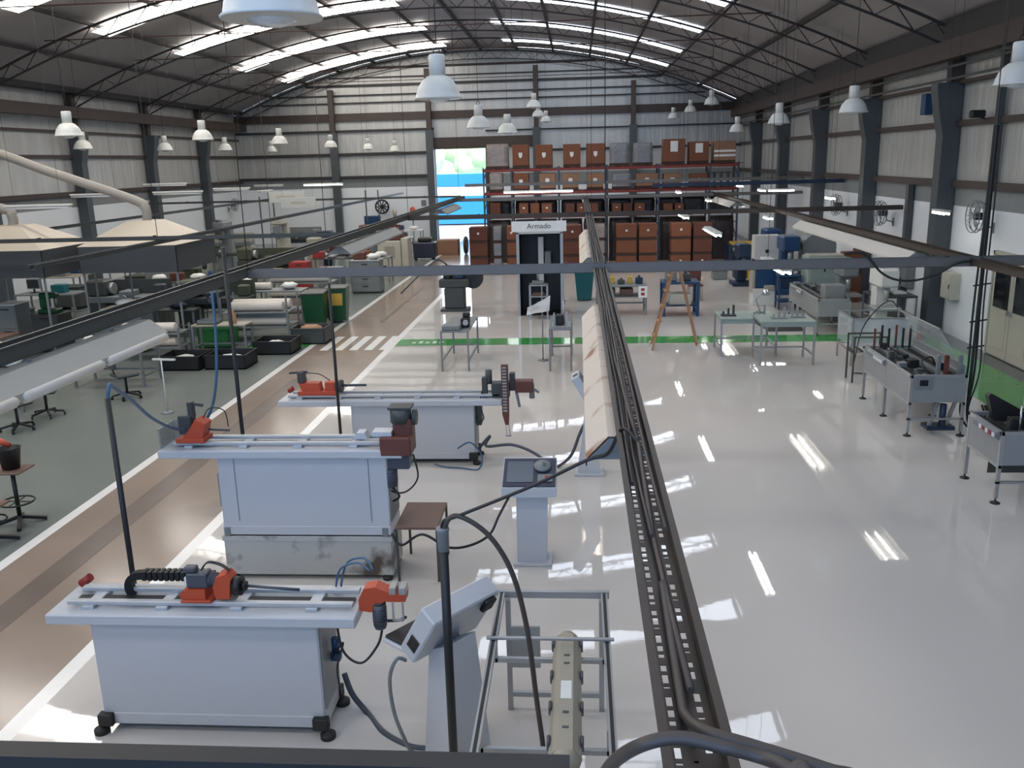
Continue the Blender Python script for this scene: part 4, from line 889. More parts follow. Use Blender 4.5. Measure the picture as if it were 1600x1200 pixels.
table('work_table', 'grey work table with tools and a shelf, right of the teal bin', .5, 1.9, 24.6, 25.5, .84, 'machgrey', 'machgrey', .04, .5, .025)
for i, (x, y, w, h, m, lab) in enumerate(((.7, 25.0, .18, .16, 'machdark', 'dark toolbox at the left of the table beside the teal bin'), (.95, 25.1, .12, .2, 'yellow', 'small yellow device on the grey tool table'), (1.2, 25.0, .2, .12, 'macholive', 'olive tool case in the middle of the grey tool table'), (1.45, 25.1, .14, .2, 'yellow', 'second yellow device near the right of the grey tool table'), (1.7, 25.0, .2, .18, 'bluedark', 'blue case at the right end of the grey tool table'))):
    b = B().box(-w/2, w/2, -.1, .1, 0, h, .015); b.cyl((0, 0, h), (0, 0, h+.05), .03, 8); tag(b.obj('tool_case', m, None, (x, y, .84)), lab, 'tool case')
for x, m, lab in ((.85, 'machdark', 'dark bin on the lower shelf of the grey tool table'), (1.35, 'woodtop', 'brown board box on the lower shelf of the grey tool table')):
    tag(B().box(-.18, .18, -.2, .2, 0, .2, .01).obj('bin', m, None, (x, 25.0, .521)), lab, 'bin')
t = tag(B().box(-.12, .12, -.01, 0, -.16, .16, .002).obj('notice', 'white', None, (1.78, 24.59, .66)), 'white notice with two red marks hung on the grey tool table', 'notice')
B().box(-.05, .05, -.014, -.01, .03, .1).obj('mark', 'binred', t); B().box(-.05, .05, -.014, -.01, -.1, -.02).obj('mark', 'binred', t)
t = thing('step_ladder', 'wooden A-frame step ladder seen from its side on the green line', 'ladder', (2.2, 20.2, 0))
for s_ in (-1, 1):
    B().bar((-.53, s_*.24, 0), (-.05, s_*.17, 1.95), .04, .1).obj('stile', 'wood', t); B().bar((.53, s_*.2, 0), (.05, s_*.15, 1.93), .04, .075).obj('stile', 'wood', t)
    for x in (-.53, .53): B().box(x-.04, x+.04, s_*.22-.03, s_*.22+.03, 0, .12).obj('foot_cap', 'lampwhite', t)
for k in range(5):
    z = .3+k*.34; x = -.53+.48*z/1.95; B().box(x-.06, x+.06, -.22, .22, z, z+.025).obj('step', 'wood', t)
B().box(-.12, .1, -.2, .2, 1.94, 1.97, .004).obj('top_step', 'wood', t)
table('blue_bench', 'bright blue steel bench behind the wooden ladder', 2.3, 3.3, 24.3, 25.1, .95, 'bluemetal', 'bluemetal', .06, .28, .04)
for x, w, h, m, lab in ((2.55, .3, .26, 'machgrey', 'grey machine head on the left of the blue bench'), (2.95, .28, .2, 'machdark', 'dark machine head on the right of the blue bench')):
    t = thing('bench_machine', lab, 'machine', (x, 24.7, .95)); B().box(-w/2, w/2, -.16, .16, 0, h, .02).obj('body', m, t); B().cyl((0, 0, h), (0, 0, h+.14), .05, 10).obj('spindle', 'alu', t)
tag(B().box(-.3, .3, -.25, .25, 0, .3, .01).obj('crate', 'machbeige', None, (2.8, 24.7, .305)), 'beige crate on the lower shelf of the blue bench', 'crate')
t = thing('office_chair', 'small dark red chair right of the blue bench', 'chair', (3.55, 27.2, 0))
B().box(-.22, .22, -.22, .22, .44, .5, .02).obj('seat', 'redbrown', t); B().box(-.2, .2, .18, .23, .55, .9, .02).obj('backrest', 'redbrown', t)
for a in (-1, 1):
    for c in (-1, 1): B().cyl((a*.19, c*.19, 0), (a*.19, c*.19, .44), .014, 6).obj('leg', 'machgrey', t)
# ================================================================== benches and machines by the right wall
table('packing_table', 'pale grey-green table, farther of two standing across the green line at right', 3.08, 4.3, 19.2, 20.2, .84, 'machgreen', 'alu', .05, None, .022, .06)
table('packing_table', 'pale grey-green table, nearer of two at the green line at right', 3.75, 4.87, 18.28, 19.18, .93, 'machgreen', 'alu', .05, None, .022, .06)
for x, y, z, lab, m in ((3.3, 19.6, .84, 'small dark bracket standing at the left of the farther grey-green table', 'machdark'), (3.95, 19.5, .84, 'jig of grey bars on the right of the farther grey-green table', 'alu'), (4.2, 18.7, .93, 'jig of grey bars in the middle of the nearer grey-green table', 'alu'), (4.6, 18.8, .93, 'low bracket at the right of the nearer grey-green table', 'alu')):
    t = thing('holding_jig', lab, 'jig', (x, y, z)); B().box(-.16, .16, -.1, .1, 0, .03, .004).obj('plate', m, t)
    for k in range(3): B().box(-.13+k*.11, -.09+k*.11, -.03, .03, .03, .1+.07*((k*7+int(x*10)) % 3)).obj('post', m, t)
t = thing('desk_lamp', 'bright chrome lamp bent over the two grey-green tables', 'lamp', (4.05, 19.95, .84))
B().lathe([(.09, 0), (.09, .03), (.02, .035)], n=14).obj('base', 'machgrey', t); B().tube([(0, 0, .03), (-.1, 0, .3), (.05, -.1, .5)], .014, 8).obj('arm', 'alu', t); B().lathe([(.04, .12), (.1, 0), (.085, .0), (.03, .1)], (.08, -.14, .42), 16).obj('lamp_shade', 'chrome', t)
tag(B().add([(4.55, 23.5, .002), (4.72, 22.0, .002), (5.6, 22.0, .002), (5.66, 23.5, .002), (4.55, 23.5, .012), (4.72, 22.0, .012), (5.6, 22.0, .012), (5.66, 23.5, .012)], [(0, 1, 2, 3), (4, 5, 6, 7), (0, 1, 5, 4), (1, 2, 6, 5), (2, 3, 7, 6), (3, 0, 4, 7)]).obj('rubber_mat', 'rubber'), 'black rubber mat on the floor behind the grey-green tables', 'mat')
# clear-sided bench
t = thing('acrylic_bench', 'low bench frame with clear side panel before the end of the green line', 'bench', (6.2, 18.7, 0))
for x in (-.62, .62):
    for y in (-.5, .5): B().box(x-.018, x+.018, y-.018, y+.018, 0, 1.0).obj('leg', 'alu', t)
for z in (.97, .28):
    for y in (-.5, .5): B().box(-.62, .62, y-.015, y+.015, z, z+.03).obj('frame_bar', 'alu', t)
    for x in (-.62, .62): B().box(x-.015, x+.015, -.5, .5, z, z+.03).obj('frame_bar', 'alu', t)
B().box(-.6, .6, -.52, -.512, .4, .97).obj('panel', 'glasslid', t); B().box(-.632, -.626, -.48, .48, .4, .97).obj('panel', 'glasslid', t)
def test_bench(label, x0, x1, y0, y1, h, lid, seed, red=False):
    cx, cy = (x0+x1)/2, (y0+y1)/2; a, c = (x1-x0)/2, (y1-y0)/2
    t = thing('test_bench', label, 'test bench', (cx, cy, 0)); w = .022
    ys = [-c+w, c-w] if c < .6 else [-c+w, 0, c-w]
    for sx in (-1, 1):
        for y in ys:
            l = B().box(sx*(a-w)-w, sx*(a-w)+w, y-w, y+w, .07, h-.04).obj('leg', 'alu', t)
            B().lathe([(.06, 0), (.06, .012), (.02, .03), (.012, .035), (.012, .09)], (sx*(a-w), y, 0), 12).obj('levelling_foot', 'rubber', l)
    b = B()
    for sx in (-1, 1): b.box(sx*(a-w)-w, sx*(a-w)+w, -c, c, h-.05, h, .004)
    for y in (-c+w, c-w): b.box(-a, a, y-w, y+w, h-.05, h, .004)
    for sx in (-1, 1): b.box(sx*(a-w)-w*.8, sx*(a-w)+w*.8, -c, c, h-.47, h-.43)
    b.box(-a, a, -c, -c+.03, .26, .29); b.obj('frame_bar', 'alu', t)
    B().box(-a+.004, -a+.012, -c+.04, c-.04, h-.43, h-.05).obj('side_panel', 'panelgrey', t); B().box(a-.012, a-.004, -c+.04, c-.04, h-.43, h-.05).obj('side_panel', 'panelgrey', t)
    B().box(-a+.04, a-.04, -c+.004, -c+.012, h-.43, h-.05).obj('end_panel', 'panelgrey', t)
    B().box(-a+.04, a-.04, -c+.04, c-.04, h-.1, h-.07).obj('deck', 'machdark', t)
    rd = random.Random(seed)
    for k in range(5): x = -a+.12+k*(2*a-.24)/4; B().box(x-.015, x+.015, -c+.08, c-.08, h-.07, h-.03).obj('rail', 'machgrey' if k % 2 else 'black', t)
    for k in range(9):
        x = rd.uniform(-a+.1, a-.1); y = rd.uniform(-c+.1, c-.1); s = rd.uniform(.03, .08); B().box(x-s, x+s, y-s, y+s, h-.03, h+rd.uniform(.02, .12), .008).obj('fixture', rd.choice(['machdark', 'machgrey', 'black', 'alu']), t)
    b = B(); b.tube(bez([(-.1, -c+.2, h), (-.15, -c+.35, h+.14), (.05, -c+.5, h+.17), (.15, -c+.6, h+.02)], 6), .014, 6); b.obj('hose', 'black', t)
    p = B(); p.prism([(-a-.05, h-.03), (-a, h-.0), (-a, h-.12), (-a-.05, h-.09)], 1, .0 if not red else -c+.05, c-.25); p = p.obj('control_strip', 'machgrey', t)
    for k in range(5):
        y = .05+k*.09 if not red else -c+.08+k*.09; B().box(-a-.056, -a-.05, y, y+.06, h-.085, h-.035).obj('button', 'binred' if red and k % 2 else 'label', p)
    return t, a, c, h
t, a, c, h = test_bench('long aluminium test bench with open clear lid beside the hanging cable bundle', 5.03, 5.87, 13.44, 15.68, .97, True, 4)
B().box(-a+.06, -a+.32, -c-.03, -c-.004, h-.2, h-.03, .006).obj('control_box', 'machgrey', t); B().box(-a+.13, -a+.25, -c-.036, -c-.03, h-.16, h-.07).obj('screen', 'darkglass', t)
for k in range(6):
    x = -.3+k*.12; B().box(x-.015, x+.015, c-.14, c-.11, h-.02, h+.32+(k % 2)*.06).obj('post', 'black' if k % 3 else 'redbrown', t)
for x, m in ((.02, 'machgrey'), (.14, 'redbrown'), (.34, 'machgrey')): B().box(x-.03, x+.03, -c+.1, -c+.16, h-.02, h+.28, .006).obj('post', m, t)
b = B(); b.add([(a-.02, c-.05, h+.12), (a-.02, -c+.3, h+.12), (a-.30, -c+.45, h+.62), (a-.30, c-.2, h+.62), (a-.012, c-.05, h+.12), (a-.012, -c+.3, h+.12), (a-.292, -c+.45, h+.62), (a-.292, c-.2, h+.62)], [(0, 1, 2, 3), (4, 5, 6, 7), (0, 1, 5, 4), (1, 2, 6, 5), (2, 3, 7, 6), (3, 0, 4, 7)]); b.obj('lid', 'glasslid', t)
b = B(); b.bar((a-.30, -c+.45, h+.62), (a-.30, c-.2, h+.62), .03, .02); b.bar((a-.02, -c+.3, h+.12), (a-.02, c-.05, h+.12), .03, .03); b.obj('lid_frame', 'alu', t)
B().box(a-.02, a-.008, -c+.1, c, h-.02, h+.12).obj('back_panel', 'panelgrey', t)
for x in (-.05, .2): B().bar((x, -c+.12, .12), (x+.12, -c+.12, h-.45), .05, .04).obj('brace', 'alu', t)
B().cyl((.12, -c+.05, .14), (.12, -c+.05, .5), .05, 12).obj('cylinder', 'bluedark', t); B().box(-.1, .32, -c+.03, -c+.3, .08, .14, .006).obj('tray', 'bluedark', t)
t, a, c, h = test_bench('nearest aluminium test bench with red and white buttons, cut by the right edge', 5.13, 6.15, 10.68, 11.62, .93, True, 9, True)
B().bar((-.1, c+.05, h), (.15, -.1, h+.3), .05, .03).obj('arm', 'black', t) if False else None
b = B(); b.prism([(-.35, h-.03), (.2, h-.03), (-.1, h+.16), (-.42, h+.34), (-.45, h+.3)], 1, .1, .2); b.obj('clamp_arm', 'black', t)
b = B(); b.cyl((-.25, -c+.12, h-.05), (-.25, -c+.12, h+.3), .012, 8); b.obj('rod', 'chrome', t); B().blob((-.33, 0, h-.36), (.1, .14, .05), 10, 0, .15, 3).obj('part_heap', 'beige', t)
b = B(); b.bar((a-.2, -c, h+.42), (a-.2, c+.3, h+.50), .04, .02); b.bar((a-.2, c+.25, h-.05), (a-.2, c+.25, h+.48), .025, .025); b.bar((a-.2, -c+.1, h-.05), (a-.2, -c+.1, h+.43), .025, .025); b.obj('lid_frame', 'alu', t)
B().box(-a+.02, a-.4, -c+.3, -c+.31, .3, .5).obj('lower_panel', 'machdark', t)
t, a, c, h = test_bench('grey aluminium test bench before the green cabinet, far right', 5.72, 6.5, 21.45, 24.4, .88, False, 12)
b = B(); b.box(-.2, .3, -c+.2, -c+.6, h-.05, h+.3, .02); b.obj('housing', 'machgrey', t); B().box(.0, .3, -.3, .3, h-.05, h+.14, .02).obj('housing', 'machdark', t)
# machines
t = thing('machine_cabinet', 'grey-green machine cabinet behind the far right test bench', 'machine cabinet', (6.85, 25.2, 0))
B().box(-.55, .5, -.35, .4, .05, 1.5, .02).obj('body', 'machgreen', t); B().box(-.5, .45, -.36, -.35, .9, 1.42, .005).obj('door', 'machgreen', t); B().box(-.5, .45, -.2, .3, 1.5, 1.54, .01).obj('lid', 'machbeige', t); B().box(-.5, .45, -.3, .35, 0, .05).obj('plinth', 'black', t)
B().box(-.12, -.08, -.375, -.36, 1.1, 1.2, .004).obj('handle', 'black', t)
t = thing('tool_trolley', 'bright blue tool trolley on casters left of the grey-green cabinet', 'trolley', (6.05, 24.95, 0)); t.location = (5.9, 25.35, 0)
for z in (.22, .55, .92): B().box(-.3, .3, -.25, .25, z, z+.05, .006).obj('shelf', 'bluemetal', t)
for x in (-.28, .28):
    for y in (-.23, .23): l = B().box(x-.02, x+.02, y-.02, y+.02, .12, .98).obj('post', 'bluemetal', t); B().cyl((x-.015, y, .06), (x+.015, y, .06), .06, 12).obj('caster', 'rubber', l)
B().box(-.24, .24, -.2, .2, .6, .9, .01).obj('drawer_box', 'bluedark', t); B().box(-.2, .1, -.15, .15, .97, 1.2, .02).obj('tool_case', 'bluemetal', t)
t = thing('blue_machine', 'small blue and cream machine on a white pedestal in the right bay', 'machine', (5.35, 26.2, 0))
b = B().box(-.3, .34, -.25, .3, 0, .5, .01); b.obj('pedestal', 'lampwhite', t); B().box(-.22, .34, -.22, .25, .5, 1.02, .03).obj('body', 'bluemetal', t); B().box(-.34, -.22, -.2, .2, .35, 1.1, .03).obj('side_column', 'beige', t); b = B(); b.blob((-.05, 0, 1.12), (.34, .24, .12), 12, 0, .08, 4); b.obj('head', 'beige', t); B().box(.0, .3, -.34, -.24, .45, .6, .02).obj('chute', 'beige', t)
def press(label, x, y, h, m, m2, s=1.0):
    t = thing('drill_press', label, 'machine', (x, y, 0)); B().box(-.35*s, .35*s, -.4*s, .4*s, 0, .12, .02).obj('base', m, t); B().box(-.16*s, .16*s, .0, .34*s, .12, h, .03).obj('column', m, t)
    B().box(-.22*s, .22*s, -.45*s, .36*s, h-.15, h+.3, .05).obj('head', m, t); B().cyl((0, -.28*s, h-.45), (0, -.28*s, h-.15), .06*s, 12).obj('spindle', 'alu', t); B().box(-.3*s, .3*s, -.5*s, .05, h*.5, h*.5+.07, .01).obj('work_table', m2, t)
    B().cyl((.22*s, -.2*s, h), (.3*s, -.2*s, h), .1*s, 12).obj('handwheel', 'black', t); return t
press('tall blue press at the far right columns', 6.6, 31.2, 1.5, 'bluemetal', 'machgrey', 1.2)
press('dark blue press beside the yellow-topped table', 5.5, 30.3, 1.1, 'bluedark', 'machgrey')
press('blue milling press left of the grey-green cabinet', 6.55, 28.4, 1.5, 'bluemetal', 'machgrey', 1.2)
press('white drill press on the far side of the clear bench', 7.15, 21.3, 1.35, 'lampwhite', 'alu')
press('grey drill press behind the rubber mat near the right wall', 6.95, 23.6, 1.3, 'machgrey', 'alu')
t = thing('machine_cabinet', 'light grey tall cabinet in front of the far right columns', 'cabinet', (6.05, 29.3, 0)); B().box(-.4, .4, -.25, .25, .05, 1.75, .01).obj('body', 'lampwhite', t); B().cyl((0, -.27, 1.25), (0, -.25, 1.25), .06, 12).obj('gauge', 'black', t); B().box(-.38, .38, -.22, .22, 0, .05).obj('plinth', 'black', t)
t = thing('machine_cabinet', 'grey arched machine housing by the column, behind the grey-green cabinet', 'machine', (7.5, 28.6, 0)); b = B(); b.prism([(-.5, .05), (.5, .05), (.5, 1.5)]+[(.5*math.cos(PI*i/8), 1.5+.35*math.sin(PI*i/8)) for i in range(1, 8)]+[(-.5, 1.5)], 1, -.3, .3); b.obj('housing', 'machgrey', t); B().box(-.45, .45, -.28, .28, 0, .05).obj('plinth', 'black', t)
t = thing('drum', 'blue drum standing behind the grey-green cabinet', 'drum', (7.35, 26.6, 0)); B().lathe([(.28, 0), (.29, .02), (.28, .3), (.295, .31), (.28, .32), (.28, .6), (.295, .61), (.28, .62), (.28, .9), (.27, .92)], n=20).obj('body', 'bluemetal', t); B().lathe([(.265, .905), (.265, .925), (.001, .925)], n=20).obj('lid', 'bluedark', t)
carton('plain brown carton beside the blue drum at right', (7.95, 26.3, 0), .5, .5, 1.45, 'card', 'loose cartons at right', '', False)
t = thing('fire_extinguisher', 'red fire extinguisher on the right wall by the far column', 'fire extinguisher', (8.68, 28.6, .9)); B().lathe([(.08, 0), (.08, .4), (.05, .48), (.025, .5), (.025, .55)], n=14).obj('bottle', 'binred', t); B().box(-.03, .05, -.02, .02, .55, .6).obj('valve', 'black', t); B().box(.07, .12, -.05, .05, .1, .4).obj('bracket', 'binred', t)
t = table('steel_table', 'dark blue table with yellow top boards at the right end of the rack', 5.7, 7.4, 34.2, 35.2, .95, 'bluedark', 'bluedark', .08, .3, .05)
tag(B().box(-.7, .8, -.45, .45, 0, .08, .01).obj('board_stack', 'yellow', None, (6.55, 34.7, .95)), 'yellow boards lying on the dark blue table', 'boards')
tag(B().box(-.5, .5, -.4, .4, 0, .3, .02).obj('toolbox', 'bluedark', None, (6.5, 34.7, .325)), 'dark case on the shelf of the dark blue table', 'case')
for i, (x, y, w, h, m, lab) in enumerate(((5.0, 31.9, .5, .3, 'machgrey', 'grey box on the floor right of the box stacks'), (5.75, 32.2, .4, .35, 'bluedark', 'blue box on the floor right of the box stacks'), (6.2, 32.0, .4, .3, 'yellow', 'yellow-brown box on the floor right of the box stacks'))):
    t = thing('floor_box', lab, 'box', (x, y, 0)); B().box(-w/2, w/2, -.25, .25, 0, h, .02).obj('body', m, t); B().box(-w/2-.01, w/2+.01, -.26, .26, h, h+.03, .01).obj('lid', m, t)
table('work_table', 'dark table with black machine parts near the green walkway', 7.2, 8.2, 21.9, 22.9, .85, 'machdark', 'machgrey', .05, .35)
for x, m, lab, w in ((7.45, 'black', 'black box on the dark table near the walkway', .3), (7.85, 'lampwhite', 'white tray on the dark table near the walkway', .34)):
    tag(B().box(-w/2, w/2, -.2, .2, 0, .28 if m == 'black' else .06, .02).obj('machine_part', m, None, (x, 22.3, .85)), lab, 'machine part')
tag(B().box(-.18, .18, -.14, .14, 0, .14, .015).obj('toolbox', 'binred', None, (7.75, 20.8, .0)), 'small red toolbox on the floor by the walkway', 'toolbox')
cable('thin black cable hanging from the far tables to the floor before the clear bench', [(6.8, 19.21, 1.02), (6.5, 18.8, 1.25), (6.1, 18.3, 1.2), (5.7, 17.95, .85), (5.5, 17.7, .25), (5.46, 17.6, .02), (5.52, 17.5, .02), (5.7, 17.45, .02)], .012)
t = thing('slat_chair', 'dark slatted frame between the clear bench and the long test bench', 'frame', (5.5, 17.0, 0))
for x in (-.3, .3):
    for y in (-.2, .2): B().box(x-.015, x+.015, y-.015, y+.015, 0, .9).obj('leg', 'machdark', t)
for k in range(5): x = -.3+k*.15; B().box(x-.02, x+.02, -.2, .2, .6, .63).obj('slat', 'machdark', t)
b = B(); b.box(-.3, .3, -.215, -.185, .87, .9); b.box(-.3, .3, .185, .215, .87, .9); b.box(-.315, -.285, -.2, .2, .57, .6); b.box(.285, .315, -.2, .2, .57, .6); b.obj('frame_bar', 'machdark', t)
# ================================================================== machining bay at left
def stool(label, p, m='black', h=.74):
    t = thing('work_stool', label, 'stool', p)
    B().box(-.2, .2, -.18, .18, h-.03, h, .012).obj('seat', 'woodtop', t); B().cyl((0, 0, .1), (0, 0, h-.03), .028, 10).obj('post', m, t)
    b = B(); b.tube([(.2*math.cos(a*PI/10), .2*math.sin(a*PI/10), .3) for a in range(20)], .012, 6, closed=True)
    for k in range(4): b.cyl((0, 0, .3), (.2*math.cos(k*PI/2), .2*math.sin(k*PI/2), .3), .008, 5)
    b.obj('foot_ring', m, t)
    for k in range(4): a = k*PI/2+.5; B().bar((0, 0, .1), (.3*math.cos(a), .3*math.sin(a), .025), .045, .04).obj('leg', m, t)
    return t
p = PZ(33, 818); s1 = stool('black swivel stool with wooden seat near the left edge, holding a bucket', p)
t = thing('bucket', 'black bucket standing on the wooden stool seat', 'bucket', (p.x+.0, p.y, .742)); B().lathe([(.1, 0), (.14, .26), (.15, .27), (.135, .265), (.095, .012), (.001, .012)], n=18).obj('body', 'black', t); B().tube([(.14*math.cos(a), 0, .26-.12*math.sin(a)*.3) for a in [PI*i/10 for i in range(11)]], .005, 5).obj('handle', 'black', t)
tag(B().tube([(-.25, 0, .02), (-.02, .0, .06), (.08, .02, .0)], [.03, .045, .03], 8).obj('rag', 'orange', None, (p.x-.06, p.y, 1.03)), 'orange cloth lying across the black bucket on the stool', 'cloth')
p = PZ(-12, 850); stool('second black stool, cut by the left edge', p, 'black', .5)
def office_chair(label, p, rz=0, m='machdark'):
    t = thing('office_chair', label, 'chair', p, rz, 'work chairs in the machining bay')
    B().box(-.22, .22, -.22, .22, .44, .51, .03).obj('seat', m, t); B().box(-.2, .2, .2, .25, .62, 1.0, .03).obj('backrest', m, t); b = B(); b.bar((0, .18, .46), (0, .24, .7), .05, .02); b.obj('back_bar', 'black', t)
    B().cyl((0, 0, .1), (0, 0, .44), .025, 10).obj('post', 'black', t)
    for k in range(5):
        a = k*2*PI/5; l = B().bar((0, 0, .12), (.28*math.cos(a), .28*math.sin(a), .07), .04, .03).obj('leg', 'black', t); B().cyl((.28*math.cos(a)-.012, .28*math.sin(a), .03), (.28*math.cos(a)+.012, .28*math.sin(a), .03), .03, 10).obj('caster', 'black', l)
    return t
for (x, y, r), lab in zip(((75, 650, .4), (30, 672, 1.2), (200, 622, 2.4)), ('dark swivel chair under the long blue-white reflector light', 'dark swivel chair nearest the left edge, below the blue-white light', 'dark swivel chair right of the other two under the blue-white light')):
    office_chair(lab, PZ(x, y), r)
t = thing('floor_stand', 'thin grey stand with small white crosspiece on the grey floor by the aisle', 'stand', PZ(262, 655)); t.location = (-5.9, 12.6, 0); t.location = PZ(262, 645)
B().lathe([(.12, 0), (.12, .015), (.02, .03)], n=14).obj('base', 'machgrey', t); B().cyl((0, 0, .02), (0, 0, .98), .012, 8).obj('post', 'lampwhite', t); b = B(); b.bar((-.2, .1, .98), (.28, -.05, 1.0), .05, .03); b.obj('crosspiece', 'lampwhite', t)
def bin2(label, p, badge):
    t = thing('wheelie_bin', label, 'bin', p, .1); b = B(); v = [(-.24, -.26, .06), (.24, -.26, .06), (.24, .22, .06), (-.24, .22, .06), (-.3, -.36, .95), (.3, -.36, .95), (.3, .34, .95), (-.3, .34, .95)]
    b.add(v, [(0, 1, 2, 3), (4, 5, 6, 7), (0, 1, 5, 4), (1, 2, 6, 5), (2, 3, 7, 6), (3, 0, 4, 7)]); b.obj('body', 'bingreen', t)
    B().box(-.32, .32, -.38, .38, .95, 1.0, .02).obj('lid', 'machdark', t)
    for x in (-.22, .18): B().cyl((x, .22, .09), (x+.04, .22, .09), .09, 12).obj('wheel', 'rubber', t)
    if badge: b = B(); b.add([(-.18, -.325, .5), (.18, -.325, .5), (.2, -.36, .84), (-.2, -.36, .84), (-.18, -.315, .5), (.18, -.315, .5), (.2, -.35, .84), (-.2, -.35, .84)], [(0, 1, 2, 3), (4, 5, 6, 7), (0, 1, 5, 4), (1, 2, 6, 5), (2, 3, 7, 6), (3, 0, 4, 7)]); b.obj('badge', 'yellow', t)
bin2('green wheelie bin without badge, left of two by the aisle', PZ(495, 512), False); bin2('green wheelie bin with a yellow badge, right of two by the aisle', PZ(530, 502), True)
# racks of white rolls
def roll_rack(label, rolls_label, p, w, d, h, levels, seed):
    t = thing('roll_rack', label, 'rack', p)
    for x in (-w/2, w/2):
        for y in (-d/2, d/2): B().box(x-.02, x+.02, y-.02, y+.02, 0, h).obj('post', 'machgrey', t)
    for z in levels: B().box(-w/2, w/2, -d/2, d/2, z, z+.03).obj('shelf', 'machgrey', t)
    rd = random.Random(seed); nm = ['lowest', 'middle', 'upper', 'top']
    for li, z in enumerate(levels):
        for k in range(2 if d > .7 else 1):
            r = rd.uniform(.10, .14); y = -d*.22+k*d*.45; L = w*rd.uniform(.7, .95)
            o = B(); o.tube([(-L/2, 0, 0), (-L/2+.05, 0, 0), (L/2-.05, 0, 0), (L/2, 0, 0)], [r*.8, r, r, r*.85], 14)
            tag(o.obj('material_roll', 'roll', None, (p[0], p[1]+y, z+.032+r)), '%s roll on the %s shelf of the %s' % (('front white', 'rear white')[k], nm[li], rolls_label), 'roll', 'rolls on the ' + rolls_label)
roll_rack('grey rack of white rolls beside the wheelie bins', 'rack beside the wheelie bins', (-8.15, 21.9, 0), 1.7, .9, 1.15, (.35, .72), 1)
roll_rack('grey rack of white rolls behind the wheelie bins', 'rack behind the wheelie bins', (-8.3, 26.0, 0), 2.0, .8, 1.2, (.45, .9), 2)
roll_rack('low grey rack of rolls behind the black crates', 'low rack behind the black crates', (-9.9, 21.2-1.6, 0), 1.5, .6, .8, (.3, .62), 3)
def stackcrate(label, p, w, d, h, m, top=None):
    t = thing('crate', label, 'crate', p); b = B(); b.box(-w/2, w/2, -d/2, d/2, 0, .03); b.box(-w/2, w/2, -d/2, -d/2+.02, 0, h, .006); b.box(-w/2, w/2, d/2-.02, d/2, 0, h, .006); b.box(-w/2, -w/2+.02, -d/2, d/2, 0, h); b.box(w/2-.02, w/2, -d/2, d/2, 0, h); b.obj('body', m, t)
    for s in (-1, 1): B().box(-w/2-.015, w/2+.015, s*d/2-.017, s*d/2+.017, h-.04, h+.004).obj('rim', m, t)
    return t
for x, y, lab in ((280, 580, 'black crate on the floor, left of the two black crates by the aisle line'), (352, 578, 'black crate right of the leftmost one, with white bag on it'), (425, 555, 'black crate farther back, nearer the green line')):
    q = PZ(x, y); q.y += .4; stackcrate(lab, q, .92, .76, .32, 'black')
    tag(B().blob((0, 0, 0), (.27, .2, .11), 12, 0, .15, x).obj('bag', 'bag', None, (q.x, q.y, .17)), 'white plastic bag in the %s' % lab.split(',')[0].replace('black crate', 'black crate').replace('on the floor', 'leftmost by the line'), 'bag')
q = PZ(328, 548); stackcrate('bright green crate behind the black crates', (q.x, q.y+.6, 0), .8, .6, .5, 'crategreen')
for x, y, dx, lab in ((474, 548, -.1, 'dark grey crate with brown cloth right of the black crates'), ):
    q = PZ(x, y); q.x += dx; q.y += .35+(.4 if dx == 0 else .75); stackcrate(lab, q, .85, .7, .4, 'machdark'); tag(B().blob((0, 0, 0), (.3, .24, .14), 12, 0, .15, x).obj('bag', 'bag' if 'white' in lab else 'wood', None, (q.x, q.y, .3)), ('white bag' if 'white' in lab else 'brown cloth heap')+' in the dark grey crate '+('behind' if 'white' in lab else 'right of')+' the black crates', 'bag')
# work tables with the things on them

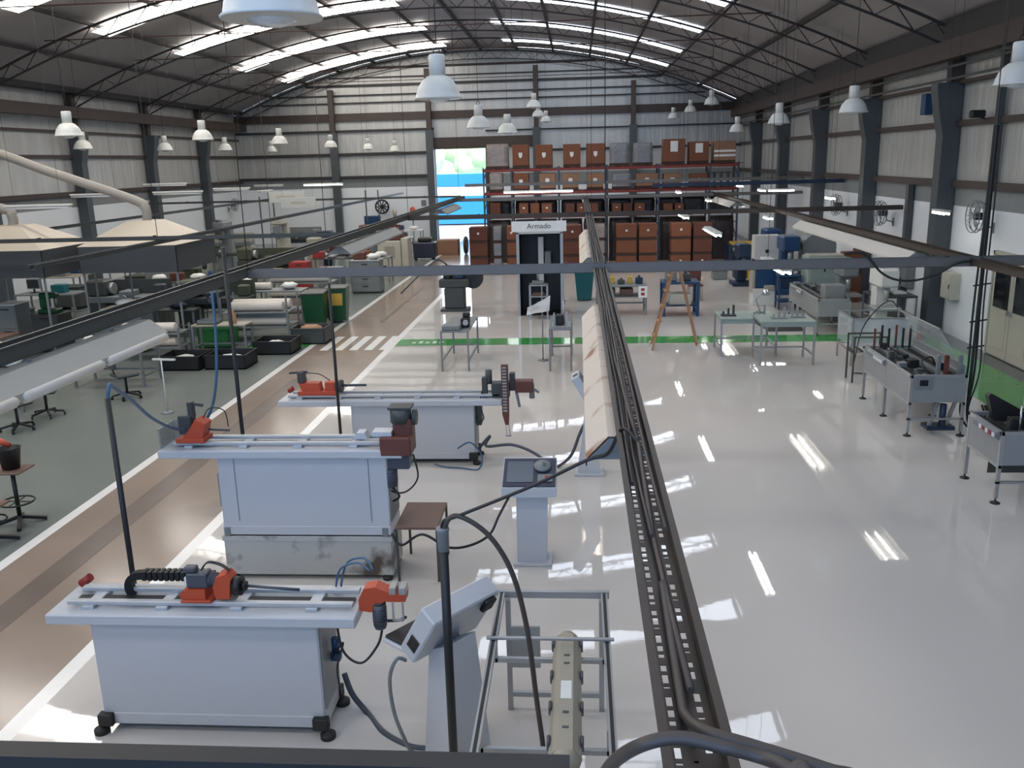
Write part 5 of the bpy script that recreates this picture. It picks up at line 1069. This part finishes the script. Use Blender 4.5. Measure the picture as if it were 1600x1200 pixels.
def wtable(label, x, y, w, d, h, top, items, leg='machgrey', shelf=None):
    table('work_table', label, x-w/2, x+w/2, y-d/2, y+d/2, h, top, leg, .04, shelf, .022)
    for dx, dy, kind, m, lab in items: item(kind, m, lab, (x+dx, y+dy, h))
def item(kind, m, lab, p):
    if kind == 'bag': o = B().blob((0, 0, .1), (.24, .18, .1), 12, 0, .18, int(p[0]*100) % 97); return tag(o.obj('bag', m, None, p), lab, 'bag')
    if kind == 'roll': o = B(); o.tube([(-.5, 0, .1), (-.45, 0, .1), (.45, 0, .1), (.5, 0, .1)], [.08, .1, .1, .08], 12); return tag(o.obj('material_roll', m, None, p), lab, 'roll')
    if kind == 'box': return tag(B().box(-.2, .2, -.15, .15, 0, .24, .015).obj('storage_box', m, None, p), lab, 'box')
    if kind == 'tray': b = B(); b.box(-.24, .24, -.17, .17, 0, .02); b.box(-.24, .24, -.17, -.155, 0, .09); b.box(-.24, .24, .155, .17, 0, .09); b.box(-.24, -.225, -.17, .17, 0, .09); b.box(.225, .24, -.17, .17, 0, .09); return tag(b.obj('parts_tray', m, None, p), lab, 'tray')
    if kind == 'mach':
        t = thing('bench_machine', lab, 'machine', p); B().box(-.24, .24, -.16, .16, 0, .1, .02).obj('base', m, t); B().box(-.2, -.02, -.12, .14, .1, .42, .04).obj('column', m, t); B().box(-.22, .24, -.1, .1, .36, .5, .04).obj('arm', m, t); B().cyl((.18, 0, .2), (.18, 0, .36), .025, 8).obj('spindle', 'alu', t); return t
    if kind == 'mon': t = thing('control_screen', lab, 'screen', p); B().box(-.2, .2, -.03, .03, .12, .42, .01).obj('housing', m, t); B().box(-.17, .17, -.034, -.03, .15, .39).obj('screen', 'darkglass', t); B().box(-.1, .1, -.08, .08, 0, .02, .005).obj('base', 'black', t); B().box(-.02, .02, -.02, .02, .02, .14).obj('stem', 'black', t); return t
    if kind == 'bottle': return tag(B().lathe([(.06, 0), (.065, .02), (.065, .2), (.025, .26), (.025, .31), (.001, .31)], n=14).obj('bottle', m, None, p), lab, 'bottle')
wtable('white-topped table with grey legs left of the black crates', -9.6, 17.3, 1.5, .8, .8, 'roll', [(-.4, 0, 'bag', 'bag', 'white bag on the left of the white-topped table'), (.3, .1, 'roll', 'roll', 'white roll on the white-topped table by the black crates'), (-.1, -.25, 'tray', 'alu', 'metal tray on the front of the white-topped table')])
wtable('grey table on the left under the end of the blue-white light', -11.0, 15.4, 1.5, .75, .8, 'machgrey', [(-.4, .1, 'mach', 'beige', 'cream bench machine on the grey table at the end of the blue-white light'), (.35, 0, 'bag', 'bag', 'white bag on the grey table at the end of the blue-white light')])
wtable('dark table at the left edge below the dark tray', -12.3, 13.6, 1.6, .8, .8, 'machdark', [(.3, 0, 'bag', 'bag', 'pale bag on the dark table at the left edge'), (-.3, 0, 'box', 'machgrey', 'grey box on the dark table at the left edge')])
wtable('white-framed stand with dark holes above the aisle tray', -12.5, 16.9, 1.2, .6, .92, 'lampwhite', [(-.3, 0, 'mach', 'lampwhite', 'white bench machine, left one on the white-framed stand'), (.3, 0, 'mach', 'lampwhite', 'white bench machine, right one on the white-framed stand')], 'lampwhite', .4)
wtable('brown-topped table behind the white-framed stand', -13.6, 18.3, 2.2, .7, .85, 'woodtop', [(-.7, 0, 'mach', 'macholive', 'olive bench machine on the brown-topped table'), (.1, 0, 'tray', 'macholive', 'olive tray on the brown-topped table'), (.75, 0, 'bottle', 'reflector_blue', 'pale blue bottle at the right end of the brown-topped table')])
def cabinet(label, x, y, w, d, h, m, drawers=3, rz=0, cat='cabinet', top=None):
    t = thing('tool_cabinet', label, cat, (x, y, 0), rz); B().box(-w/2, w/2, -d/2, d/2, .05, h, .01).obj('body', m, t); B().box(-w/2+.03, w/2-.03, -d/2+.03, d/2-.03, 0, .05).obj('plinth', 'black', t)
    for k in range(drawers):
        z0 = .08+k*(h-.1)/drawers; dr = B().box(-w/2+.02, w/2-.02, -d/2-.012, -d/2, z0, z0+(h-.1)/drawers-.02, .004).obj('drawer', m, t); B().box(-.1, .1, -d/2-.03, -d/2-.012, z0+(h-.1)/drawers-.09, z0+(h-.1)/drawers-.06, .004).obj('handle', 'black', dr)
    if top: B().box(-w/2-.02, w/2+.02, -d/2-.02, d/2+.02, h, h+.03, .006).obj('worktop', top, t)
    return t
cabinet('dark grey cabinet with pale top under the right hood', -11.0, 20.6, 1.0, .6, 1.05, 'machgrey', 1, 0, 'cabinet', 'beige'); item('bag', 'bag', 'white bag on the pale-topped cabinet under the right hood', (-11.0, 20.6, 1.08))
cabinet('tall grey cabinet under the left hood', -13.9, 20.6, .5, .6, 1.2, 'machgrey', 2, 0, 'cabinet', 'lampwhite')
cabinet('grey cabinet right of the tall one under the left hood', -13.0, 20.7, .7, .6, .95, 'machdark', 2)
item('mach', 'bingreen', 'green bench machine on the grey cabinet under the left hood', (-13.0, 20.7, .95))
def lathe(label, x, y, L, m, m2, rz=0):
    t = thing('lathe', label, 'machine tool', (x, y, 0), rz)
    B().box(-L/2, -L/2+.5, -.3, .3, 0, .75, .02).obj('pedestal', m, t); B().box(L/2-.4, L/2, -.28, .28, 0, .75, .02).obj('pedestal', m, t); B().box(-L/2, L/2, -.32, .3, .72, .9, .02).obj('bed', m2, t)
    B().box(-L/2, -L/2+.55, -.3, .28, .9, 1.35, .05).obj('headstock', m, t); B().cyl((-L/2+.55, 0, 1.1), (-L/2+.68, 0, 1.1), .16, 18).obj('chuck', 'alu', t); B().box(L/2-.35, L/2-.05, -.12, .14, .9, 1.2, .03).obj('tailstock', m, t)
    B().box(-.15, .2, -.34, .2, .9, 1.05, .02).obj('carriage', m2, t); B().cyl((.0, -.4, .86), (.0, -.34, .86), .09, 14).obj('handwheel', 'chrome', t); b = B(); b.box(-L/2, L/2, .3, .33, .5, 1.3); b.obj('splash_guard', m, t); return t
def mill(label, x, y, m, m2, h=1.9):
    t = thing('milling_machine', label, 'machine tool', (x, y, 0)); B().box(-.5, .5, -.55, .5, 0, .2, .03).obj('base', m, t); B().prism([(.05, .2), (.45, .2), (.4, h), (.1, h)], 0, -.25, .25).obj('column', m, t); B().box(-.24, .24, -.6, .4, h, h+.28, .05).obj('ram', m, t)
    B().box(-.16, .16, -.62, -.3, h-.42, h, .04).obj('head', m2, t); B().cyl((0, -.46, h-.6), (0, -.46, h-.42), .05, 12).obj('spindle', 'alu', t); B().box(-.18, .18, -.5, .08, .2, .8, .03).obj('knee', m, t); B().box(-.7, .7, -.62, -.2, .8, .92, .015).obj('work_table', m2, t); B().cyl((.7, -.4, .86), (.78, -.4, .86), .1, 14).obj('handwheel', 'black', t); B().cyl((0, -.46, h), (0, -.46, h+.35), .12, 14).obj('motor', m2, t); return t
lathe('dark olive lathe under the right edge of the right hood', -9.9, 23.4, 2.0, 'macholive', 'machdark'); lathe('dark lathe between the two hoods', -12.6, 23.9, 2.2, 'machdark', 'machgrey')
mill('beige milling machine before the far white wall', -12.7, 37.5, 'machbeige', 'machgrey'); mill('grey milling machine left of the beige one, before the corner', -14.6, 36.0, 'machgrey', 'machdark'); mill('olive milling machine with dark head left of the blue column', -14.2, 31.5, 'macholive', 'machgrey', 1.5)
lathe('dark green lathe in front of the beige milling machine', -11.6, 32.8, 2.4, 'macholive', 'machdark'); lathe('beige lathe at the far left corner', -16.6, 41, 2.6, 'machbeige', 'machgrey'); lathe('beige-bodied lathe before the far wall columns', -10.3, 37.0, 2.2, 'beige', 'machgrey')
cabinet('tall dark blue cabinet beside the beige milling machine', -11.1, 38.6, .6, .5, 1.5, 'bluedark', 2); cabinet('blue cabinet by the far white wall under the black fan', -11.0, 47.5, .8, .5, 1.6, 'bluemetal', 1)
t = thing('floor_beacon', 'post with orange cap before the far white wall', 'post', (-9.0, 48.6, 0)); B().lathe([(.2, 0), (.2, .04), (.05, .06), (.05, 1.55)], n=14).obj('post', 'machgrey', t); B().lathe([(.001, 2.0), (.14, 1.9), (.17, 1.7), (.12, 1.55), (.001, 1.55)], n=14).obj('cap', 'orange', t)
t = thing('floor_beacon', 'post with pale pink cap left of the orange-capped one', 'post', (-10.0, 48.6, 0)); B().lathe([(.2, 0), (.2, .04), (.06, .06), (.1, 1.5)], n=14).obj('post', 'machdark', t); B().lathe([(.001, 1.9), (.1, 1.84), (.13, 1.7), (.1, 1.5), (.001, 1.5)], n=14).obj('cap', 'hood', t)
# beside the aisle, farther back
cabinet('grey drawer cabinet by the aisle behind the wheelie bins', -7.25, 30.0, 1.0, .7, 1.1, 'machgrey', 4, 0, 'cabinet', 'alu')
item('box', 'redbrown', 'rust-red box on the drawer cabinet by the aisle', (-7.5, 30.1, 1.13)); item('bag', 'bag', 'white bag on the drawer cabinet by the aisle', (-7.0, 30.0, 1.13))
cabinet('grey cabinet left of the drawer cabinet by the aisle', -8.35, 29.4, .8, .6, .95, 'machgrey', 1)
wtable('long grey table with small parts between bins and drawer cabinet', -8.9, 27.8, 2.2, .8, .88, 'machgrey', [(-.8, 0, 'box', 'yellow', 'yellow box on the long grey table behind the bins'), (-.2, 0, 'bag', 'bag', 'white bag in the middle of the long grey table'), (.35, .1, 'tray', 'alu', 'metal tray on the long grey table'), (.85, 0, 'bottle', 'binred', 'red bottle at the right end of the long grey table')])
stackcrate('brown-filled dark crate between the wheelie bins and the grey cabinet', (-7.3, 25.2, 0), .6, .6, .5, 'machdark'); tag(B().blob((0, 0, 0), (.24, .2, .16), 10, 0, .15, 8).obj('cloth', 'card', None, (-7.3, 25.2, .35)), 'brown cloth heap in the dark crate by the bins', 'cloth')
t = thing('grinding_machine', 'beige boxy machine with dark red top beside the aisle', 'machine tool', (-7.5, 36.2, 0)); B().box(-.65, .3, -.5, .5, .08, 1.25, .03).obj('body', 'machbeige', t); B().box(.3, .6, -.4, .45, .08, 1.35, .03).obj('side_body', 'machbeige', t); B().box(-.45, .35, -.35, .35, 1.25, 1.6, .05).obj('guard', 'redbrown', t); B().box(-.6, .55, -.45, .45, 0, .08).obj('plinth', 'black', t); B().box(-.35, .05, -.52, -.5, .55, 1.05, .005).obj('door', 'beige', t)
t = thing('pallet_truck', 'dark low machine right of the red-topped machine by the aisle', 'machine', (-6.95, 40.2, 0)); B().box(-.5, .5, -.4, .4, .1, .8, .05).obj('body', 'navy', t); B().box(-.3, .3, -.3, .3, .8, 1.0, .05).obj('top', 'black', t)
for x in (-.4, .4): B().cyl((x-.06, -.3, .1), (x+.06, -.3, .1), .1, 12).obj('wheel', 'rubber', t)
carton('pale low carton on the floor near the loading door', (-6.2, 42.0, 0), 1.0, .8, .7, 'card_pale', 'loose cartons by the door', '', False)
t = thing('tyre', 'black tyre standing against the pale carton at the door', 'tyre', (-5.35, 42.3, .42)); b = B(); b.tube([(0, .34*math.cos(a*PI/12), .34*math.sin(a*PI/12)) for a in range(24)], .085, 10, closed=True); b.obj('tread', 'rubber', t); B().cyl((-.04, 0, 0), (.04, 0, 0), .2, 16).obj('hub', 'alu', t)
wtable('white bench with coils far back beside the aisle', -8.6, 41.0, 1.8, .8, .95, 'lampwhite', [(-.4, 0, 'roll', 'roll', 'white roll on the white bench far back'), (.5, 0, 'box', 'machdark', 'dark box on the white bench far back')])
wtable('grey table left of the red-topped machine', -9.4, 35.2, 1.6, .8, .88, 'machgrey', [(-.4, 0, 'mach', 'redbrown', 'red bench machine on the grey table left of the red-topped machine'), (.3, 0, 'mach', 'reflector_blue', 'pale blue bench machine on the grey table left of the red-topped machine')])
# middle of the bay
wtable('wide dark table with white bags behind the right hood', -12.4, 27.0, 2.2, .9, .9, 'machdark', [(-.8, 0, 'bag', 'bag', 'white bag at the left of the wide dark table'), (-.2, 0, 'box', 'redbrown', 'red box on the wide dark table behind the right hood'), (.4, .1, 'bag', 'bag', 'white bag at the right of the wide dark table'), (.85, 0, 'bottle', 'bluemetal', 'blue bottle on the wide dark table')])
wtable('grey table with red and pale boxes right of the right hood', -10.6, 26.0, 1.8, .8, .85, 'beige', [(-.6, 0, 'box', 'binred', 'red box on the beige-topped table right of the hood'), (0, 0, 'tray', 'redbrown', 'rust tray on the beige-topped table'), (.55, 0, 'bag', 'bag', 'white bag on the beige-topped table')])
wtable('grey table before the roll rack, full of white bags', -10.2, 24.7-.0, 1.4, .5, .8, 'machgrey', [(-.3, 0, 'bag', 'bag', 'left white bag on the grey table before the roll rack'), (.35, 0, 'roll', 'roll', 'roll on the grey table before the roll rack')])
wtable('grey table with screen behind the dark lathe', -15.6, 25.0, 1.8, .8, .85, 'machgrey', [(-.5, 0, 'mon', 'machgrey', 'grey screen on the table behind the left hood'), (.3, 0, 'box', 'teal', 'teal box on the table behind the left hood')])
wtable('beige bench along the left wall', -17.4, 29.5, 1.2, 2.4, .9, 'beige', [(0, -.8, 'box', 'machgrey', 'grey box at the near end of the beige bench'), (0, 0, 'mach', 'bluemetal', 'blue bench machine in the middle of the beige bench'), (0, .8, 'box', 'redbrown', 'red box at the far end of the beige bench')])
wtable('grey bench along the left wall farther back', -17.4, 35.0, 1.2, 2.2, .9, 'machgrey', [(0, -.6, 'mach', 'machdark', 'dark bench machine at the near end of the grey wall bench'), (0, .4, 'box', 'bluemetal', 'blue box on the grey wall bench')])
wtable('grey table in front of the grey milling machine', -15.9, 32.6, 1.4, .8, .88, 'machgrey', [(-.3, 0, 'box', 'binred', 'red box on the table by the olive milling machine'), (.35, 0, 'bottle', 'lampwhite', 'white bottle on the table by the olive milling machine')])
cabinet('grey-blue cabinet before the beige lathe', -13.0, 34.7, .7, .5, 1.15, 'reflector_blue', 3); cabinet('red tool cabinet right of the grey-blue cabinet', -9.9, 31.0, .7, .5, 1.0, 'binred', 4); cabinet('pale grey cabinet behind the wide dark table', -13.9, 28.6, .9, .5, 1.2, 'machgrey', 2)
lathe('grey lathe near the far white wall, left part', -14.0, 44.0, 2.2, 'machgrey', 'machdark'); lathe('red-headed lathe near the far white wall', -9.9, 44.2, 2.0, 'redbrown', 'machgrey')
wtable('table with white and blue goods before the far white wall', -8.9, 46.4, 1.5, .8, .9, 'lampwhite', [(-.4, 0, 'box', 'bluedark', 'dark blue box on the table at the far white wall'), (.3, 0, 'bag', 'bag', 'white bag on the table at the far white wall')])
wtable('grey table heaped with white rolls just behind the nearer roll rack', -8.6, 24.2, 1.9, .7, .95, 'machgrey', [(-.5, 0, 'roll', 'roll', 'left roll on the table behind the nearer roll rack'), (.5, .0, 'bag', 'bag', 'right bag on the table behind the nearer roll rack')], 'machgrey', .4)
wtable('low grey table with dark cloth between the roll racks and right hood', -10.6, 22.9-.35, 1.0, .5, .7, 'machdark', [(0, 0, 'bag', 'cloth_navy', 'dark cloth bundle on the low table beside the roll racks')])
wtable('narrow beige table behind the low rack of rolls', -8.4, 20.0, 1.3, .5, .75, 'beige', [(-.3, 0, 'tray', 'machgrey', 'grey tray on the narrow beige table'), (.3, 0, 'bottle', 'wood', 'brown bottle on the narrow beige table')])
wtable('dark bench with red and white goods far back left of the aisle', -9.3, 33.0, 1.5, .6, .9, 'machdark', [(-.5, 0, 'box', 'binred', 'red box at the left of the dark far bench'), (0, 0, 'bag', 'bag', 'white bag on the dark far bench'), (.6, 0, 'mon', 'machgrey', 'grey screen at the right of the dark far bench')])
wtable('grey bench with goods at the aisle before the red-topped machine', -7.7, 33.0, 1.3, .7, .9, 'machgrey', [(-.3, 0, 'box', 'card', 'brown box on the aisle bench before the red-topped machine'), (.3, 0, 'bag', 'bag', 'white bag on the aisle bench before the red-topped machine')])
for x, y, ww, m, lab in ((-15.2, 30.0, 1.1, 'macholive', 'olive steel box on the floor left of the pale grey cabinet'), (-16.4, 27.4, .9, 'machdark', 'dark steel box on the floor by the left wall'), (-11.8, 29.6, .8, 'machgrey', 'grey steel box on the floor behind the wide table'), (-15.3, 22.6, .9, 'machdark', 'dark steel box on the floor behind the left hood')):
    t = thing('steel_box', lab, 'box', (x, y, 0)); B().box(-ww/2, ww/2, -.35, .35, .08, .7, .02).obj('body', m, t); B().box(-ww/2-.02, ww/2+.02, -.37, .37, .7, .74, .01).obj('lid', m, t)
    for sx in (-1, 1): B().box(sx*ww*.35-.05, sx*ww*.35+.05, -.3, .3, 0, .08).obj('skid', 'black', t)
t = thing('hanging_sign', 'upper of two cream hanging signs over the far machine tools', 'sign', PY(448, 308, 36)); B().box(-.75, .75, 0, .03, -.22, .22, .005).obj('board', 'lampwhite', t); B().box(-.45, .35, -.003, 0, -.04, .06).obj('lettering', 'machbeige', t)
for x in (-.6, .6):
    b = B(); b.cyl((x, .015, .22), (x, .015, arz(t.location.x+x)-t.location.z+.03), .004, 5); b.obj('hanging_wire', 'steel_dark', t)
t = thing('hanging_sign', 'lower of two cream hanging signs over the far machine tools', 'sign', PY(466, 317, 34.6)); B().box(-.7, .7, 0, .03, -.2, .2, .005).obj('board', 'lampwhite', t); B().box(-.3, .3, -.003, 0, -.04, .05).obj('lettering', 'machbeige', t)
for x in (-.6, .6):
    b = B(); b.cyl((x, .015, .2), (x, .015, arz(t.location.x+x)-t.location.z+.03), .004, 5); b.obj('hanging_wire', 'steel_dark', t)
for x, y, lab in ((-13.2, 38.3, 'slim dark service pole left in front of the far white wall'), (-10.9, 45.8, 'slim dark service pole right of the far wall column'), (-10.2, 45.6, 'slim dark service pole under the end of the bright batten'), (-14.2, 39.4, 'slim dark service pole by the grey milling machine')):
    t = tag(B().cyl((0, 0, 0), (0, 0, 3.0), .035, 8).obj('service_pole', 'machdark', None, (x, y, 0)), lab, 'pole')
for px_, lab, Y in ((496, 'thin rusty rod hanging through the hall left of the middle lamps', 33.2), (410, 'thin rod hanging left of the two cream signs', 39.0)):
    q = PY(px_, 290, Y); tag(B().cyl((0, 0, 0), (0, 0, arz(q.x)+.03), .014, 6).obj('drop_rod', 'rustrod', None, (q.x, Y+.6, 0)), lab, 'rod')
